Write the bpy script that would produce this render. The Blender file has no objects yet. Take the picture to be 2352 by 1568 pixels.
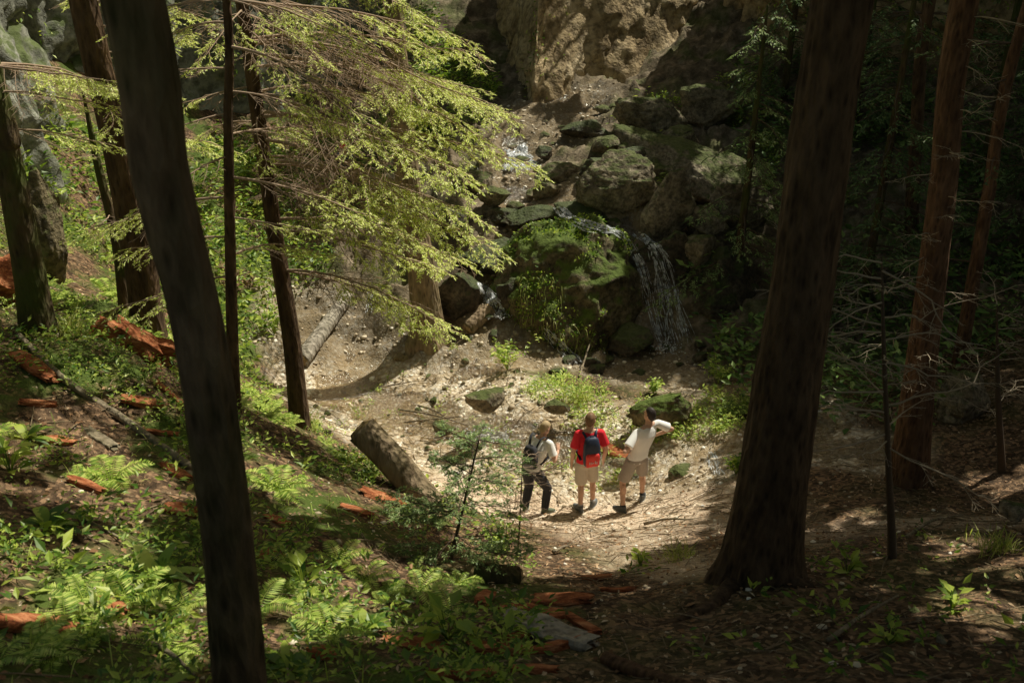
import bpy, bmesh, math, random
import numpy as np
from mathutils import Vector, Matrix
from mathutils.bvhtree import BVHTree
rng=np.random.default_rng(11); random.seed(11)
scene=bpy.context.scene; C=scene.collection
U=rng.uniform
# ------------------------------------------------------------------ camera model
F=2286.7; CA,SA=math.cos(math.radians(25)),math.sin(math.radians(25)); H=9.0
def P(px,py,Y):
    x=(px-1176)/F; y=(784-py)/F
    d=np.array([x,CA+y*SA,-SA+y*CA]); return np.array([0,0,H])+d*(Y/d[1])
def mpp(p): return (p[1]*CA+(H-p[2])*SA)/F
# ------------------------------------------------------------------ noise
def vnoise(p):
    i=np.floor(p); f=p-i; u=f*f*(3-2*f)
    def h(a,b,c):
        s=np.sin((i[:,0]+a)*127.1+(i[:,1]+b)*311.7+(i[:,2]+c)*74.7)*43758.5453
        return s-np.floor(s)
    r=0
    for a in(0,1):
        for b in(0,1):
            for c in(0,1):
                w=(u[:,0] if a else 1-u[:,0])*(u[:,1] if b else 1-u[:,1])*(u[:,2] if c else 1-u[:,2])
                r=r+w*h(a,b,c)
    return r*2-1
def fbm(p,o=4,ridge=False):
    r=0;a=1.;t=0
    for k in range(o):
        v=vnoise(p*(2.03**k)+k*17.3)
        if ridge: v=1-2*np.abs(v)
        r=r+a*v; t+=a; a*=.5
    return r/t
def nrm(v): return v/(np.linalg.norm(v,axis=-1,keepdims=True)+1e-9)
# ------------------------------------------------------------------ mesh builder
class MB:
    def __init__(s): s.V=[];s.Q=[];s.T=[];s.n=0
    def add(s,V,Q=None,T=None):
        V=np.asarray(V,float).reshape(-1,3); s.V.append(V)
        if Q is not None and len(Q): s.Q.append(np.asarray(Q,int)+s.n)
        if T is not None and len(T): s.T.append(np.asarray(T,int)+s.n)
        s.n+=len(V)
    def tube(s,pts,rad,n=8,cap=True,fx=1.,fz=1.,rn=None):
        Pn=np.asarray(pts,float); m=len(Pn); R=np.broadcast_to(np.asarray(rad,float),(m,))
        T=nrm(np.gradient(Pn,axis=0)); a=np.array([0,0,1.]) if abs(T[0][2])<.9 else np.array([1.,0,0])
        N=[];v=a-T[0]*np.dot(a,T[0]); v/=np.linalg.norm(v)
        for k in range(m):
            v=v-T[k]*np.dot(v,T[k]); v=v/(np.linalg.norm(v)+1e-9); N.append(v.copy())
        N=np.array(N); B=np.cross(T,N); th=np.linspace(0,2*np.pi,n,endpoint=False)
        rr=R[:,None]*np.ones(n)
        if rn is not None: rr=rr*rn(Pn,th)
        V=Pn[:,None]+(N[:,None]*np.cos(th)[None,:,None]*fz+B[:,None]*np.sin(th)[None,:,None]*fx)*rr[:,:,None]
        i=np.arange(m-1)[:,None]*n; j=np.arange(n)[None]; j2=(j+1)%n
        Q=np.stack([i+j,i+j2,i+n+j2,i+n+j],-1).reshape(-1,4)
        V=V.reshape(-1,3); Tt=[]
        if cap:
            V=np.vstack([V,Pn[0],Pn[-1]]); a0=m*n
            for k in range(n):
                Tt.append((a0,(k+1)%n,k)); Tt.append((a0+1,(m-1)*n+k,(m-1)*n+(k+1)%n))
        s.add(V,Q,Tt)
    def capsule(s,a,b,r0,r1,n=12):
        a=np.asarray(a,float);b=np.asarray(b,float);d=nrm(b-a);P_=[];R=[]
        for k in (0.08,.4,.75,1): P_.append(a-d*r0*math.sqrt(max(0,1-k*k))); R.append(r0*k)
        for k in (1,.75,.4,.08): P_.append(b+d*r1*math.sqrt(max(0,1-k*k))); R.append(r1*k)
        s.tube(P_,R,n)
    def ell(s,c,r,n=14,m=9,rot=None):
        c=np.asarray(c,float); V=[]
        for i in range(1,m):
            a=math.pi*i/m
            for j in range(n):
                b=2*math.pi*j/n; V.append((r[0]*math.sin(a)*math.cos(b),r[1]*math.sin(a)*math.sin(b),r[2]*math.cos(a)))
        V+= [(0,0,r[2]),(0,0,-r[2])]; V=np.array(V)
        if rot is not None: V=V@np.array(rot).T
        Q=[];T=[]
        for i in range(m-2):
            for j in range(n): Q.append((i*n+j,(i+1)*n+j,(i+1)*n+(j+1)%n,i*n+(j+1)%n))
        t=(m-1)*n
        for j in range(n): T.append((t,j,(j+1)%n)); T.append((t+1,(m-2)*n+(j+1)%n,(m-2)*n+j))
        s.add(V+c,Q,T)
    def loft(s,rings,n=20,p=2.0):
        V=[];m=len(rings)
        for (cx,cy,cz,rx,ry) in rings:
            for j in range(n):
                b=2*math.pi*j/n; c_,s_=math.cos(b),math.sin(b)
                V.append((cx+rx*math.copysign(abs(c_)**(2/p),c_),cy+ry*math.copysign(abs(s_)**(2/p),s_),cz))
        Q=[(i*n+j,i*n+(j+1)%n,(i+1)*n+(j+1)%n,(i+1)*n+j) for i in range(m-1) for j in range(n)]
        a=len(V); V.append(rings[0][:3]);V.append(rings[-1][:3])
        T=[(a,(j+1)%n,j) for j in range(n)]+[(a+1,(m-1)*n+j,(m-1)*n+(j+1)%n) for j in range(n)]
        s.add(V,Q,T)
    def mesh(s,name,smooth=True):
        me=bpy.data.meshes.new(name)
        V=np.vstack(s.V); me.vertices.add(len(V)); me.vertices.foreach_set('co',V.ravel())
        q=np.vstack(s.Q) if s.Q else np.zeros((0,4),int); t=np.vstack(s.T) if s.T else np.zeros((0,3),int)
        L=np.concatenate([q.ravel(),t.ravel()]); me.loops.add(len(L)); me.loops.foreach_set('vertex_index',L.astype(np.int32))
        st=np.concatenate([np.arange(len(q))*4,len(q)*4+np.arange(len(t))*3]).astype(np.int32)
        me.polygons.add(len(st)); me.polygons.foreach_set('loop_start',st)
        me.polygons.foreach_set('use_smooth',np.full(len(st),smooth)); me.update(calc_edges=True); me.validate()
        return me
    def build(s,name,mat,parent=None,smooth=True):
        o=bpy.data.objects.new(name,s.mesh(name,smooth)); C.objects.link(o)
        o.data.materials.append(mat)
        if parent is not None: o.parent=parent
        return o
def tag(o,label=None,cat=None,group=None,kind=None):
    for k,v in (('label',label),('category',cat),('group',group),('kind',kind)):
        if v: o[k]=v
    return o
def empty(name,loc,label=None,cat=None,group=None,rz=0):
    o=bpy.data.objects.new(name,None); C.objects.link(o); o.location=tuple(loc); o.rotation_euler=(0,0,rz)
    o.empty_display_size=.1
    return tag(o,label,cat,group)
def keep(o):
    o.location=tuple(-np.array(o.parent.location)); return o
# ------------------------------------------------------------------ leaf shapes
def leaves(mb,B,D,N,L,W,fold=.25,curl=.25):
    D=nrm(D); S=nrm(np.cross(D,N)); N=np.cross(S,D); L=L[:,None]; W=W[:,None]
    V=np.stack([B,B+D*L*.45+S*W/2,B+D*L*.5-N*fold*W,B+D*L*.45-S*W/2,B+D*L-N*curl*L],1)
    i=np.arange(len(B))[:,None]*5
    mb.add(V,np.vstack([i+np.array([[0,1,4,2]]),i+np.array([[0,2,4,3]])]))
def rhomb(mb,B,D,S,L,W):
    L=np.asarray(L).reshape(-1,1); W=np.asarray(W).reshape(-1,1)
    V=np.stack([B,B+D*L*.45+S*W/2,B+D*L,B+D*L*.45-S*W/2],1)
    mb.add(V,np.arange(len(B))[:,None]*4+np.arange(4)[None])
def blades(mb,B,D,L,W,bend,ns=4):
    n=len(B); D=nrm(D); S=nrm(np.cross(D,np.array([0,0,1.])+1e-3)); t=np.linspace(0,1,ns+1)[None,:,None]
    c=B[:,None]+D[:,None]*L[:,None,None]*t+np.array([0,0,-1.])*(bend*L)[:,None,None]*t*t
    w=(W/2)[:,None,None]*np.sin(np.pi*np.clip(t*.92+.12,0,1))
    V=np.concatenate([c+S[:,None]*w,c-S[:,None]*w],1); k=ns+1
    q=np.array([[a,a+1,k+a+1,k+a] for a in range(ns)])
    mb.add(V,(np.arange(n)[:,None,None]*2*k+q[None]).reshape(-1,4))
def rdir(n,el0,el1):
    a=U(0,2*np.pi,n); e=U(el0,el1,n); return np.stack([np.cos(a)*np.cos(e),np.sin(a)*np.cos(e),np.sin(e)],1)
def herb(mb,pos,k=7,L=(.06,.13),asp=.45,h=.15,el=(.0,.8)):
    pos=np.asarray(pos,float).reshape(-1,3); B=np.repeat(pos,k,0); n=len(B)
    sc=np.repeat(U(.5,1.5,len(pos)),k)
    D=rdir(n,*el); B=B+np.array([0,0,1.])*(U(.05,1,n)*h*sc)[:,None]+D*(U(.0,.6,n)*h*sc)[:,None]
    L_=U(*L,n)*sc; N=nrm(np.array([0,0,1.])+rng.normal(0,.45,(n,3)))
    leaves(mb,B,D,N,L_,L_*asp*U(.7,1.2,n))
def fern(mb,base,nf=7,L=.5,up=.9):
    for k in range(nf):
        az=2*math.pi*k/nf+U(-.3,.3); l=L*U(.7,1.15); t=np.linspace(0,1,22)
        dh=np.array([math.cos(az),math.sin(az),0]); c=base+dh*(l*t)[:,None]*.85+np.array([0,0,1.])*(l*(up*t-up*.85*t*t))[:,None]
        s=np.cross(dh,[0,0,1.]); w=l*.26*np.sin(np.pi*np.clip(t*.85+.15,0,1))**.8
        for sg in(-1,1):
            D=nrm(s*sg*1.+dh*.45+rng.normal(0,.06,(22,3))+np.array([0,0,-.15])); rhomb(mb,c,D,nrm(np.tile(dh,(22,1))+[0,0,.1]),w,np.full(22,l*.05))
        mb.tube(c[::5],np.linspace(.004,.0015,len(c[::5])),3,False)
# ------------------------------------------------------------------ materials
class NT:
    def __init__(s,name):
        s.m=bpy.data.materials.new(name); s.m.use_nodes=True; s.t=s.m.node_tree; s.t.nodes.clear(); s.out=s.t.nodes.new('ShaderNodeOutputMaterial')
    def n(s,ty,ins=None,**kw):
        nd=s.t.nodes.new('ShaderNode'+ty)
        for k,v in kw.items(): setattr(nd,k,v)
        for k,v in (ins or {}).items():
            if hasattr(v,'is_output'): s.t.links.new(v,nd.inputs[k])
            else: nd.inputs[k].default_value=v
        return nd
    def co(s,sc=(1,1,1)):
        g=s.n('NewGeometry').outputs['Position']
        if sc==(1,1,1): return g
        return s.n('Mapping',{'Vector':g,'Scale':sc}).outputs[0]
    def noise(s,sc,det=3,vec=None,ro=.55): return s.n('TexNoise',{'Vector':vec or s.co(),'Scale':sc,'Detail':min(det,4),'Roughness':ro}).outputs[0]
    def vor(s,sc,vec=None,feat='F1',out='Distance'): return s.n('TexVoronoi',{'Vector':vec or s.co(),'Scale':sc},feature=feat).outputs[out]
    def ramp(s,f,st):
        r=s.n('ValToRGB',{'Fac':f}); e=r.color_ramp.elements
        while len(e)<len(st): e.new(.5)
        for k,(p,c) in enumerate(st):
            e[k].position=p; e[k].color=(c,c,c,1) if not hasattr(c,'__len__') else (*c,1)
        return r.outputs[0]
    def mix(s,f,a,b,bt='MIX'):
        x=lambda c:c if hasattr(c,'is_output') else (*c,1)
        return s.n('MixRGB',{'Fac':f,'Color1':x(a),'Color2':x(b)},blend_type=bt).outputs[0]
    def math(s,op,a,b=0.): return s.n('Math',{0:a,1:b},operation=op).outputs[0]
    def attr(s,nm): return s.n('Attribute',attribute_name=nm).outputs['Fac']
    def bump(s,h,st=.6,d=.03): return s.n('Bump',{'Height':h,'Strength':st,'Distance':d}).outputs[0]
    def pr(s,col,ro=.8,nor=None,spec=.3):
        b=s.n('BsdfPrincipled',{'Roughness':ro,'Specular IOR Level':spec})
        if hasattr(col,'is_output'): s.t.links.new(col,b.inputs['Base Color'])
        else: b.inputs['Base Color'].default_value=(*col,1)
        if nor is not None: s.t.links.new(nor,b.inputs['Normal'])
        return s.fin(b.outputs[0])
    def fin(s,sh): s.t.links.new(sh,s.out.inputs[0]); return s.m
def leaf_mat(name,c1,c2,c3,tr=.45,gl=.03):
    t=NT(name); r=t.n('NewGeometry').outputs['Random Per Island']
    col=t.ramp(r,[(.1,c1),(.5,c2),(.95,c3)])
    d=t.n('BsdfDiffuse',{'Color':col}).outputs[0]
    if tr: 
        tc=t.n('HueSaturation',{'Color':col,'Saturation':1.05,'Value':1.4}).outputs[0]; l=t.n('BsdfTranslucent',{'Color':tc}); d=t.n('MixShader',{0:tr,1:d,2:l.outputs[0]}).outputs[0]
    if gl: g=t.n('BsdfGlossy',{'Color':(1,1,.9,1),'Roughness':.45}); d=t.n('MixShader',{0:gl,1:d,2:g.outputs[0]}).outputs[0]
    return t.fin(d)
def bark_mat(name,c1,c2,sc=9,moss=0.,st=.9):
    t=NT(name); v=t.co((1,1,.28)); a=t.noise(sc,4,v,.65); b=t.vor(sc*2.2,v)
    col=t.mix(t.ramp(a,[(.3,0),(.7,1)]),c1,c2); col=t.mix(t.ramp(b,[(.05,.65),(.4,0)]),col,tuple(x*.3 for x in c1))
    if moss: col=t.mix(t.math('MULTIPLY',t.ramp(t.noise(2.,3),[(.42,0),(.62,1)]),moss),col,(.07,.09,.022))
    h=t.math('ADD',a,t.math('MULTIPLY',b,.7)); return t.pr(col,.9,t.bump(h,st,.05),.15)
def rock_mat(name,c1,c2,c3,moss=.6,sc=1.6,wet=0.,green=(.085,.12,.022),lo=.70,bd=.10):
    t=NT(name); a=t.noise(sc,4,None,.68); b=t.noise(sc*6,4,None,.7); v=t.vor(sc*1.3,t.mix(.25,t.co(),t.n('TexNoise',{'Vector':t.co(),'Scale':sc*2,'Detail':2}).outputs[1]),'DISTANCE_TO_EDGE')
    col=t.ramp(a,[(.3,c1),(.5,c2),(.7,c3)]); col=t.mix(t.ramp(b,[(.38,.7),(.58,0)]),col,tuple(x*.35 for x in c1))
    col=t.mix(t.ramp(v,[(.0,.4),(.03,0)]),col,tuple(x*.3 for x in c1))
    nz=t.n('SeparateXYZ',{0:t.n('NewGeometry').outputs['Normal']}).outputs[2]
    mm=t.math('ADD',t.math('MULTIPLY',nz,.5),t.noise(2.6,4,None,.7)); mk=t.ramp(mm,[(lo,0),(lo+.2,1)])
    mc=t.mix(b,tuple(x*.25 for x in green),green); col=t.mix(t.math('MULTIPLY',mk,moss),col,mc)
    h=t.math('ADD',a,t.math('MULTIPLY',b,.7)); return t.pr(col,.85-.45*wet,t.bump(h,1.,bd),.25+.3*wet)
def plain(name,c,ro=.8,var=.25,sc=30,bp=.2):
    t=NT(name); a=t.noise(sc,3); col=t.mix(a,tuple(x*(1-var) for x in c),tuple(min(1,x*(1+var)) for x in c)); return t.pr(col,ro,t.bump(a,bp,.004),.3)
t=NT('forest_floor'); n1=t.noise(.9,4,None,.6); n2=t.noise(7,4,None,.7); n3=t.vor(24,None,'F1','Color'); n3v=t.n('SeparateColor',{0:n3}).outputs[0]; n4=t.noise(40,3)
soil=t.ramp(n2,[(.32,(.028,.017,.009)),(.5,(.09,.055,.030)),(.68,(.22,.14,.08))]); soil=t.mix(t.ramp(n3v,[(.6,0),(.9,.8)]),soil,(.37,.225,.125))
moss=t.mix(n4,(.03,.05,.010),(.125,.175,.028)); soil=t.mix(t.math('MULTIPLY',t.ramp(t.math('ADD',n1,t.math('MULTIPLY',n2,.25)),[(.58,0),(.72,1)]),t.attr('green')),soil,moss)
vn=t.n('TexVoronoi',{'Vector':t.co(),'Scale':15}); pv=vn.outputs['Distance']; pc=t.n('SeparateColor',{0:vn.outputs['Color']}).outputs[1]
grav=t.ramp(pc,[(0,(.56,.44,.28)),(.5,(.80,.68,.50)),(1,(.95,.89,.77))]); grav=t.mix(t.ramp(pv,[(.32,0),(.7,.55)]),grav,(.28,.195,.11)); grav=t.mix(t.ramp(t.math('ADD',n1,t.math('MULTIPLY',n2,.5)),[(.72,0),(.90,.7)]),grav,(.32,.215,.105))
path=t.ramp(t.math('ADD',t.math('MULTIPLY',n2,.65),t.math('MULTIPLY',n4,.35)),[(.34,(.28,.19,.115)),(.5,(.70,.53,.37)),(.66,(.92,.79,.62))])
rk_=t.ramp(t.noise(3,4,None,.7),[(.3,(.05,.04,.025)),(.5,(.16,.125,.078)),(.68,(.36,.285,.195))]); rk_=t.mix(t.math('MULTIPLY',t.ramp(n1,[(.5,0),(.62,1)]),.5),rk_,moss)
wet=t.attr('wet')
col=t.mix(t.attr('rocky'),soil,rk_); col=t.mix(t.attr('path'),col,path); col=t.mix(t.attr('gravel'),col,t.mix(t.attr('rocky'),grav,t.mix(.76,grav,(.085,.065,.038)))); col=t.mix(t.math('MULTIPLY',wet,.38),col,t.mix(n2,(.12,.08,.037),(.40,.29,.15)))
M_ground=t.pr(col,.85,t.bump(t.math('ADD',n2,t.math('MULTIPLY',n4,.35)),1.,.07),.2)
t=NT('stream_water'); nb=t.bump(t.math('ADD',t.noise(6,3),t.math('MULTIPLY',t.noise(26,2),.5)),1.,.09)
fr=t.n('Fresnel',{'IOR':1.38,'Normal':nb}).outputs[0]; gl=t.n('BsdfGlossy',{'Roughness':.17,'Normal':nb,'Color':(1,.98,.92,1)}); tp=t.n('BsdfTransparent',{'Color':(.92,.86,.73,1)})
M_water=t.fin(t.n('MixShader',{0:t.math('ADD',fr,.08),1:tp.outputs[0],2:gl.outputs[0]}).outputs[0])
t=NT('white_water'); d=t.n('BsdfDiffuse',{'Color':(.92,.94,.95,1)}); l=t.n('BsdfTranslucent',{'Color':(.92,.94,.95,1)}); g=t.n('BsdfGlossy',{'Roughness':.15})
m=t.n('MixShader',{0:.3,1:d.outputs[0],2:l.outputs[0]}); m=t.n('MixShader',{0:.2,1:m.outputs[0],2:g.outputs[0]}); M_foam=t.fin(t.n('MixShader',{0:t.ramp(t.noise(11,3),[(.40,.2),(.60,.95)]),1:t.n('BsdfTransparent').outputs[0],2:m.outputs[0]}).outputs[0])
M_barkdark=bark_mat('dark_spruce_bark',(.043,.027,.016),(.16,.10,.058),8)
M_barkred=bark_mat('reddish_spruce_bark',(.07,.037,.021),(.23,.128,.072),9)
M_barkgrey=bark_mat('rough_brown_bark',(.05,.033,.02),(.22,.15,.09),7,.25,1.)
M_barkmoss=bark_mat('mossy_bark',(.045,.032,.018),(.13,.09,.05),8,.8)
M_barkold=bark_mat('old_grey_bark',(.15,.115,.075),(.40,.32,.225),7,.3,.9)
M_barkbrown=bark_mat('old_brown_bark',(.15,.105,.065),(.42,.31,.20),7,.3,.9)
M_barkpale=bark_mat('pale_cracked_bark',(.24,.205,.16),(.54,.475,.39),6,.2,1.)
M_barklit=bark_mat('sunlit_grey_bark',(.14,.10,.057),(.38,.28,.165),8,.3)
M_twig=plain('dry_twig',(.38,.27,.185),.9); M_twigdark=plain('dark_twig',(.10,.07,.045),.9)
M_paletwig=plain('pale_dead_twig',(.42,.34,.235),.9)
t=NT('rotten_red_wood'); a=t.noise(12,4,t.co((.35,1,1.6)),.7); M_rot=t.pr(t.ramp(a,[(.3,(.075,.022,.010)),(.48,(.33,.105,.042)),(.66,(.57,.255,.12))]),.9,t.bump(a,1.,.06),.15)
t=NT('end_grain'); a=t.noise(16,4,None,.7); M_grain=t.pr(t.ramp(a,[(.3,(.10,.06,.027)),(.6,(.46,.33,.17))]),.9,t.bump(a,1,.04),.1)
M_rock=rock_mat('grey_rock',(.10,.08,.052),(.30,.245,.16),(.52,.43,.305),.85,1.7,0.,(.11,.15,.027),.73)
M_rockwet=rock_mat('wet_dark_rock',(.035,.028,.017),(.11,.085,.053),(.22,.175,.11),.85,1.8,.4,(.09,.125,.025))
M_mound=rock_mat('mossy_outcrop',(.065,.053,.03),(.18,.145,.08),(.32,.26,.15),.95,1.5,0.,(.15,.215,.036),.64)
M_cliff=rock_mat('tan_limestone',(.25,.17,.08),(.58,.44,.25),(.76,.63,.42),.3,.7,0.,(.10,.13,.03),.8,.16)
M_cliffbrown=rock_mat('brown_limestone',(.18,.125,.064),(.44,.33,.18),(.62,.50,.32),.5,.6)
M_cliffgrey=rock_mat('grey_limestone',(.11,.11,.085),(.30,.30,.24),(.5,.5,.43),.85,.6,0.,(.12,.165,.03),.60)
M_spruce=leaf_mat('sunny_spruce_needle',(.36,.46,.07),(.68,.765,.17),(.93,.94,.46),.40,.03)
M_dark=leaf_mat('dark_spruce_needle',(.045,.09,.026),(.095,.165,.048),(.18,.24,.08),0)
M_young=leaf_mat('young_spruce_needle',(.10,.18,.05),(.21,.31,.09),(.40,.47,.18),.3)
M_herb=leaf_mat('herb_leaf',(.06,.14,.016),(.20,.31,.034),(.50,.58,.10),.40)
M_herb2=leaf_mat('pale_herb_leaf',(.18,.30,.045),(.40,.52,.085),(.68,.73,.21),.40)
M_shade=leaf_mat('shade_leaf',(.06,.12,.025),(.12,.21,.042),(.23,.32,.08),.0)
M_grass=leaf_mat('grass_blade',(.17,.23,.03),(.38,.43,.085),(.60,.56,.21),.4)
M_sunblock=leaf_mat('canopy_leaf',(.05,.09,.02),(.09,.14,.035),(.14,.19,.05),0,0)  # leaf of the added sun-blocking crowns above the frame
t=NT('litter'); r=t.n('NewGeometry').outputs['Random Per Island']; M_litter=t.pr(t.ramp(r,[(0,(.07,.035,.018)),(.45,(.27,.14,.065)),(.75,(.48,.30,.16)),(1,(.66,.53,.37))]),.9)
t=NT('pebble'); r=t.n('NewGeometry').outputs['Random Per Island']; M_pebble=t.pr(t.ramp(r,[(0,(.26,.2,.125)),(.5,(.56,.45,.31)),(.85,(.76,.66,.5)),(1,(.92,.87,.77))]),.7,None,.35)
# ------------------------------------------------------------------ terrain
ctl=[P(*a) for a in [(0,1568,4.),(600,1568,4.6),(1176,1568,5.),(1800,1568,4.9),(2352,1568,4.8),(1760,1330,7.3),(0,1240,6.),(0,920,9.),(0,575,14.),(690,980,12.5),(535,940,12.),
 (340,765,12.5),(80,755,11.),(300,780,11.),(690,1240,7.5),(960,1150,10.),(920,1380,6.5),(1150,1290,8.5),(1290,1240,11.),(1290,1380,7.),(1470,1290,9.3),(1610,1195,11.),(1500,1175,12.4),
 (1975,1290,7.8),(2205,1380,6.5),(2352,1290,7.2),(850,1080,11.),(1230,1180,13.),(1345,1175,13.1),(1460,1165,13.2),(712,900,17.),(1000,820,18.2),(1470,1010,14.9),(1290,900,15.9),(1610,915,15.4),
 (1380,862,17.8),(1480,800,18.7),(1400,490,20.8),(1180,520,21.),(2080,1110,11.5),(2352,1150,10.5),(2352,875,14.),(2020,830,17.),(2300,575,20.),(2300,230,26.),(1840,690,19.5),(1740,460,23.),
 (1195,380,24.3),(1263,280,26.4),(1290,225,27.6),(1010,140,31.),(690,575,21.5),(600,680,19.),(850,790,19.),(1060,700,19.2),(575,345,25.),(1600,190,27.5),(1000,470,22.),(200,640,14.5),(1750,1060,12.9),(1900,1110,11.5),(1110,990,15.2)]]
ctl+= [np.array(a,float) for a in [(-2.6,14.6,.15),(-1.3,13.7,.1),(-.2,12.4,.3),(-4.4,16.5,.3),(-5,18.5,.6),(.5,11.6,.75),(2.6,18.6,-.05),(1.2,18.7,.1),(2.6,20.7,2.3),(-9,14,5.5),(-12,18,8),(-7,25,2.4),(-6,27.5,2.9),(-8.3,22.5,3.2),
 (-16,0,9),(-16,10,9),(-16,20,10),(-16,30,11),(-14,41,12),(17,0,5.5),(17,10,4.8),(17,20,5),(17,30,8),(15,41,12),(0,41,10.5),(0,-1,7.9),(0,1.5,7.),(-5,0,8.),(5,0,6.8),(0,37,8.),(6,37,9),(-7,38,9),(-12.5,27,8),(11,31,8.5),(4,1.8,6.2),(-4,2,6.6),(3,31,3.6)]]
ctl=np.array(ctl); X=ctl[:,:2]; n=len(X)
phi=lambda r:np.sqrt(r*r+.35)
A=np.zeros((n+3,n+3)); A[:n,:n]=phi(np.linalg.norm(X[:,None]-X[None],axis=2))-np.eye(n)*.12; A[:n,n]=1;A[:n,n+1:]=X;A[n,:n]=1;A[n+1:,:n]=X.T
w=np.linalg.solve(A,np.concatenate([ctl[:,2],[0,0,0]]))
st=.085; gx=np.arange(-16,17,st); gy=np.arange(-1,41,st); NX,NY=len(gx),len(gy)
GX,GY=np.meshgrid(gx,gy); XY=np.stack([GX.ravel(),GY.ravel()],1)
Z0=np.concatenate([phi(np.linalg.norm(c[:,None]-X[None],axis=2))@w[:n]+w[n]+c@w[n+1:] for c in np.array_split(XY,40)])
def seg_mask(xy,pts):
    m=np.full(len(xy),-9.)
    for a,b in zip(pts[:-1],pts[1:]):
        a_=np.array(a[:2]);d=np.array(b[:2])-a_; t=np.clip(((xy-a_)@d)/(d@d),0,1); dist=np.linalg.norm(xy-a_-t[:,None]*d,axis=1); m=np.maximum(m,(a[2]+(b[2]-a[2])*t)-dist)
    return m
S1=[(5.4,12.6,.6),(4.4,13.3,.7),(3,14.1,.85),(1,14.8,1.1),(-1,15.8,1.7),(-2.8,17.2,1.7),(-4.2,19,.9)]
S2=[(4.7,13.7,.5),(4.6,15.2,.6),(3.4,16.9,.7),(2.2,18.2,.9),(.8,18.3,.45),(-.6,17.8,.5)]
S3=[(2.4,20.6,.35),(1.4,21.1,.6),(.5,21.7,.8),(-.2,22.8,1.1),(.1,24.3,.8),(.8,26.,1.5),(1.4,27,1.2)]
S4=[(-.6,17.8,.4),(-.5,19.,.4),(-.4,20,.5),(.2,21.4,.5)]
W1=[(5.4,12.6,.35),(4.4,13.3,.4),(3.1,14.1,.45),(1.6,14.4,.38),(.4,14.9,.4),(-.9,15.3,.45),(-2.,16.4,.55),(-3.2,17.3,.65),(-4.2,19,.5)]
nz_=fbm(np.c_[XY*.9,np.zeros(len(XY))],3); nzb=fbm(np.c_[XY*1.7,np.ones(len(XY))],3)
ms=np.maximum.reduce([seg_mask(XY,s) for s in (S1,S2,S3,S4)])+nz_*.35
mw=np.maximum.reduce([seg_mask(XY,s) for s in (W1,S2,S3,S4)])+nzb*.6
sm=lambda v,a,b:np.clip((v-a)/(b-a),0,1)**2*(3-2*np.clip((v-a)/(b-a),0,1))
grav=sm(ms,-.45,.15); wet=sm(mw,-.12,.12)
pathm=sm(seg_mask(XY,[(-1,14,1.),(.2,13.1,1.1),(1.4,12.7,1.2),(2.2,12.,.9)])+nz_*.4,-.3,.3)
pathm=np.maximum(pathm,.45*sm(seg_mask(XY,[(2.2,12,.9),(2.7,10.8,.6),(3.6,9.7,.5),(6,9.4,.4)])+nz_*.5,-.3,.4))
pathm=np.maximum(pathm,.6*sm(seg_mask(XY,[(1.2,12,1.),(1.5,11.,.8),(1.6,9.8,.5),(1.9,8.2,.4)])+nz_*.5,-.3,.4))
rocky=sm(XY[:,1]+nz_*1.5+.45*np.clip(XY[:,0],0,3),17.5,18.8)*sm(XY[:,0]+nz_,-5.5,-4)
green=np.clip(sm(-XY[:,0]+nz_*1.5,-1.,.6)+.25+rocky,0,1)
p3=np.c_[XY,Z0]; Zs=Z0.copy()
amp=.16*(1-.55*np.maximum(grav*(1-rocky),pathm))
rr_=.6*fbm(p3*.9,5,True); rr_=.4*rr_+.6*np.floor(rr_*6)/6
Z=Z0+amp*fbm(p3*.9,5)*(1-.8*wet)+.06*(1-.3*pathm)*fbm(p3*4.5,3)*(1-.6*wet)+rocky*(1-.4*grav)*rr_+.08*grav*fbm(p3*2.2,4)*(1-.7*wet)-.05*wet
Zg=Z.reshape(NY,NX); Zsg=Zs.reshape(NY,NX)
def samp(G,x,y):
    fx=np.clip((np.asarray(x,float)+16)/st,0,NX-1.001); fy=np.clip((np.asarray(y,float)+1)/st,0,NY-1.001); i=fx.astype(int); j=fy.astype(int); a=fx-i;b=fy-j
    return G[j,i]*(1-a)*(1-b)+G[j,i+1]*a*(1-b)+G[j+1,i]*(1-a)*b+G[j+1,i+1]*a*b
hz=lambda x,y:samp(Zg,x,y)
def on(x,y,dz=0): return np.stack([np.asarray(x,float),np.asarray(y,float),hz(x,y)+dz],-1)
def G(px,py,dz=0.):
    for Y in np.arange(2.5,40,.04):
        q=P(px,py,Y)
        if hz(q[0],q[1])>=q[2]: return np.array([q[0],q[1],float(hz(q[0],q[1]))+dz])
    return q
mb=MB(); i=(np.arange(NY-1)[:,None]*NX+np.arange(NX-1)[None]).ravel(); QG=np.stack([i,i+1,i+NX+1,i+NX],1); mb.add(np.c_[XY,Z],QG)
g=mb.build('ground',M_ground); tag(g,kind='structure',label='steep brown forest floor falling to the stream',cat='ground')
for nm,v in (('gravel',grav),('path',pathm),('rocky',rocky*.95),('green',green),('wet',wet)):
    a=g.data.attributes.new(nm,'FLOAT','POINT'); a.data.foreach_set('value',v.astype(np.float32))
gy_,gx_=np.gradient(Zsg,st); slope=np.hypot(gx_,gy_)
gm=(mw.reshape(NY,NX)>-.2)&((slope<.42)|(GY>20.3))
zw=Zsg-.010+.012*fbm(np.c_[XY*1.6,np.zeros(len(XY))],2).reshape(NY,NX)
cell=gm[:-1,:-1]&gm[1:,:-1]&gm[:-1,1:]&gm[1:,1:]
mb=MB(); mb.add(np.c_[XY,zw.ravel()],QG[cell.ravel()]); o=mb.build('stream_water',M_water); tag(o,'shallow clear stream running over gravel behind the hikers','stream',kind='structure')
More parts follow.
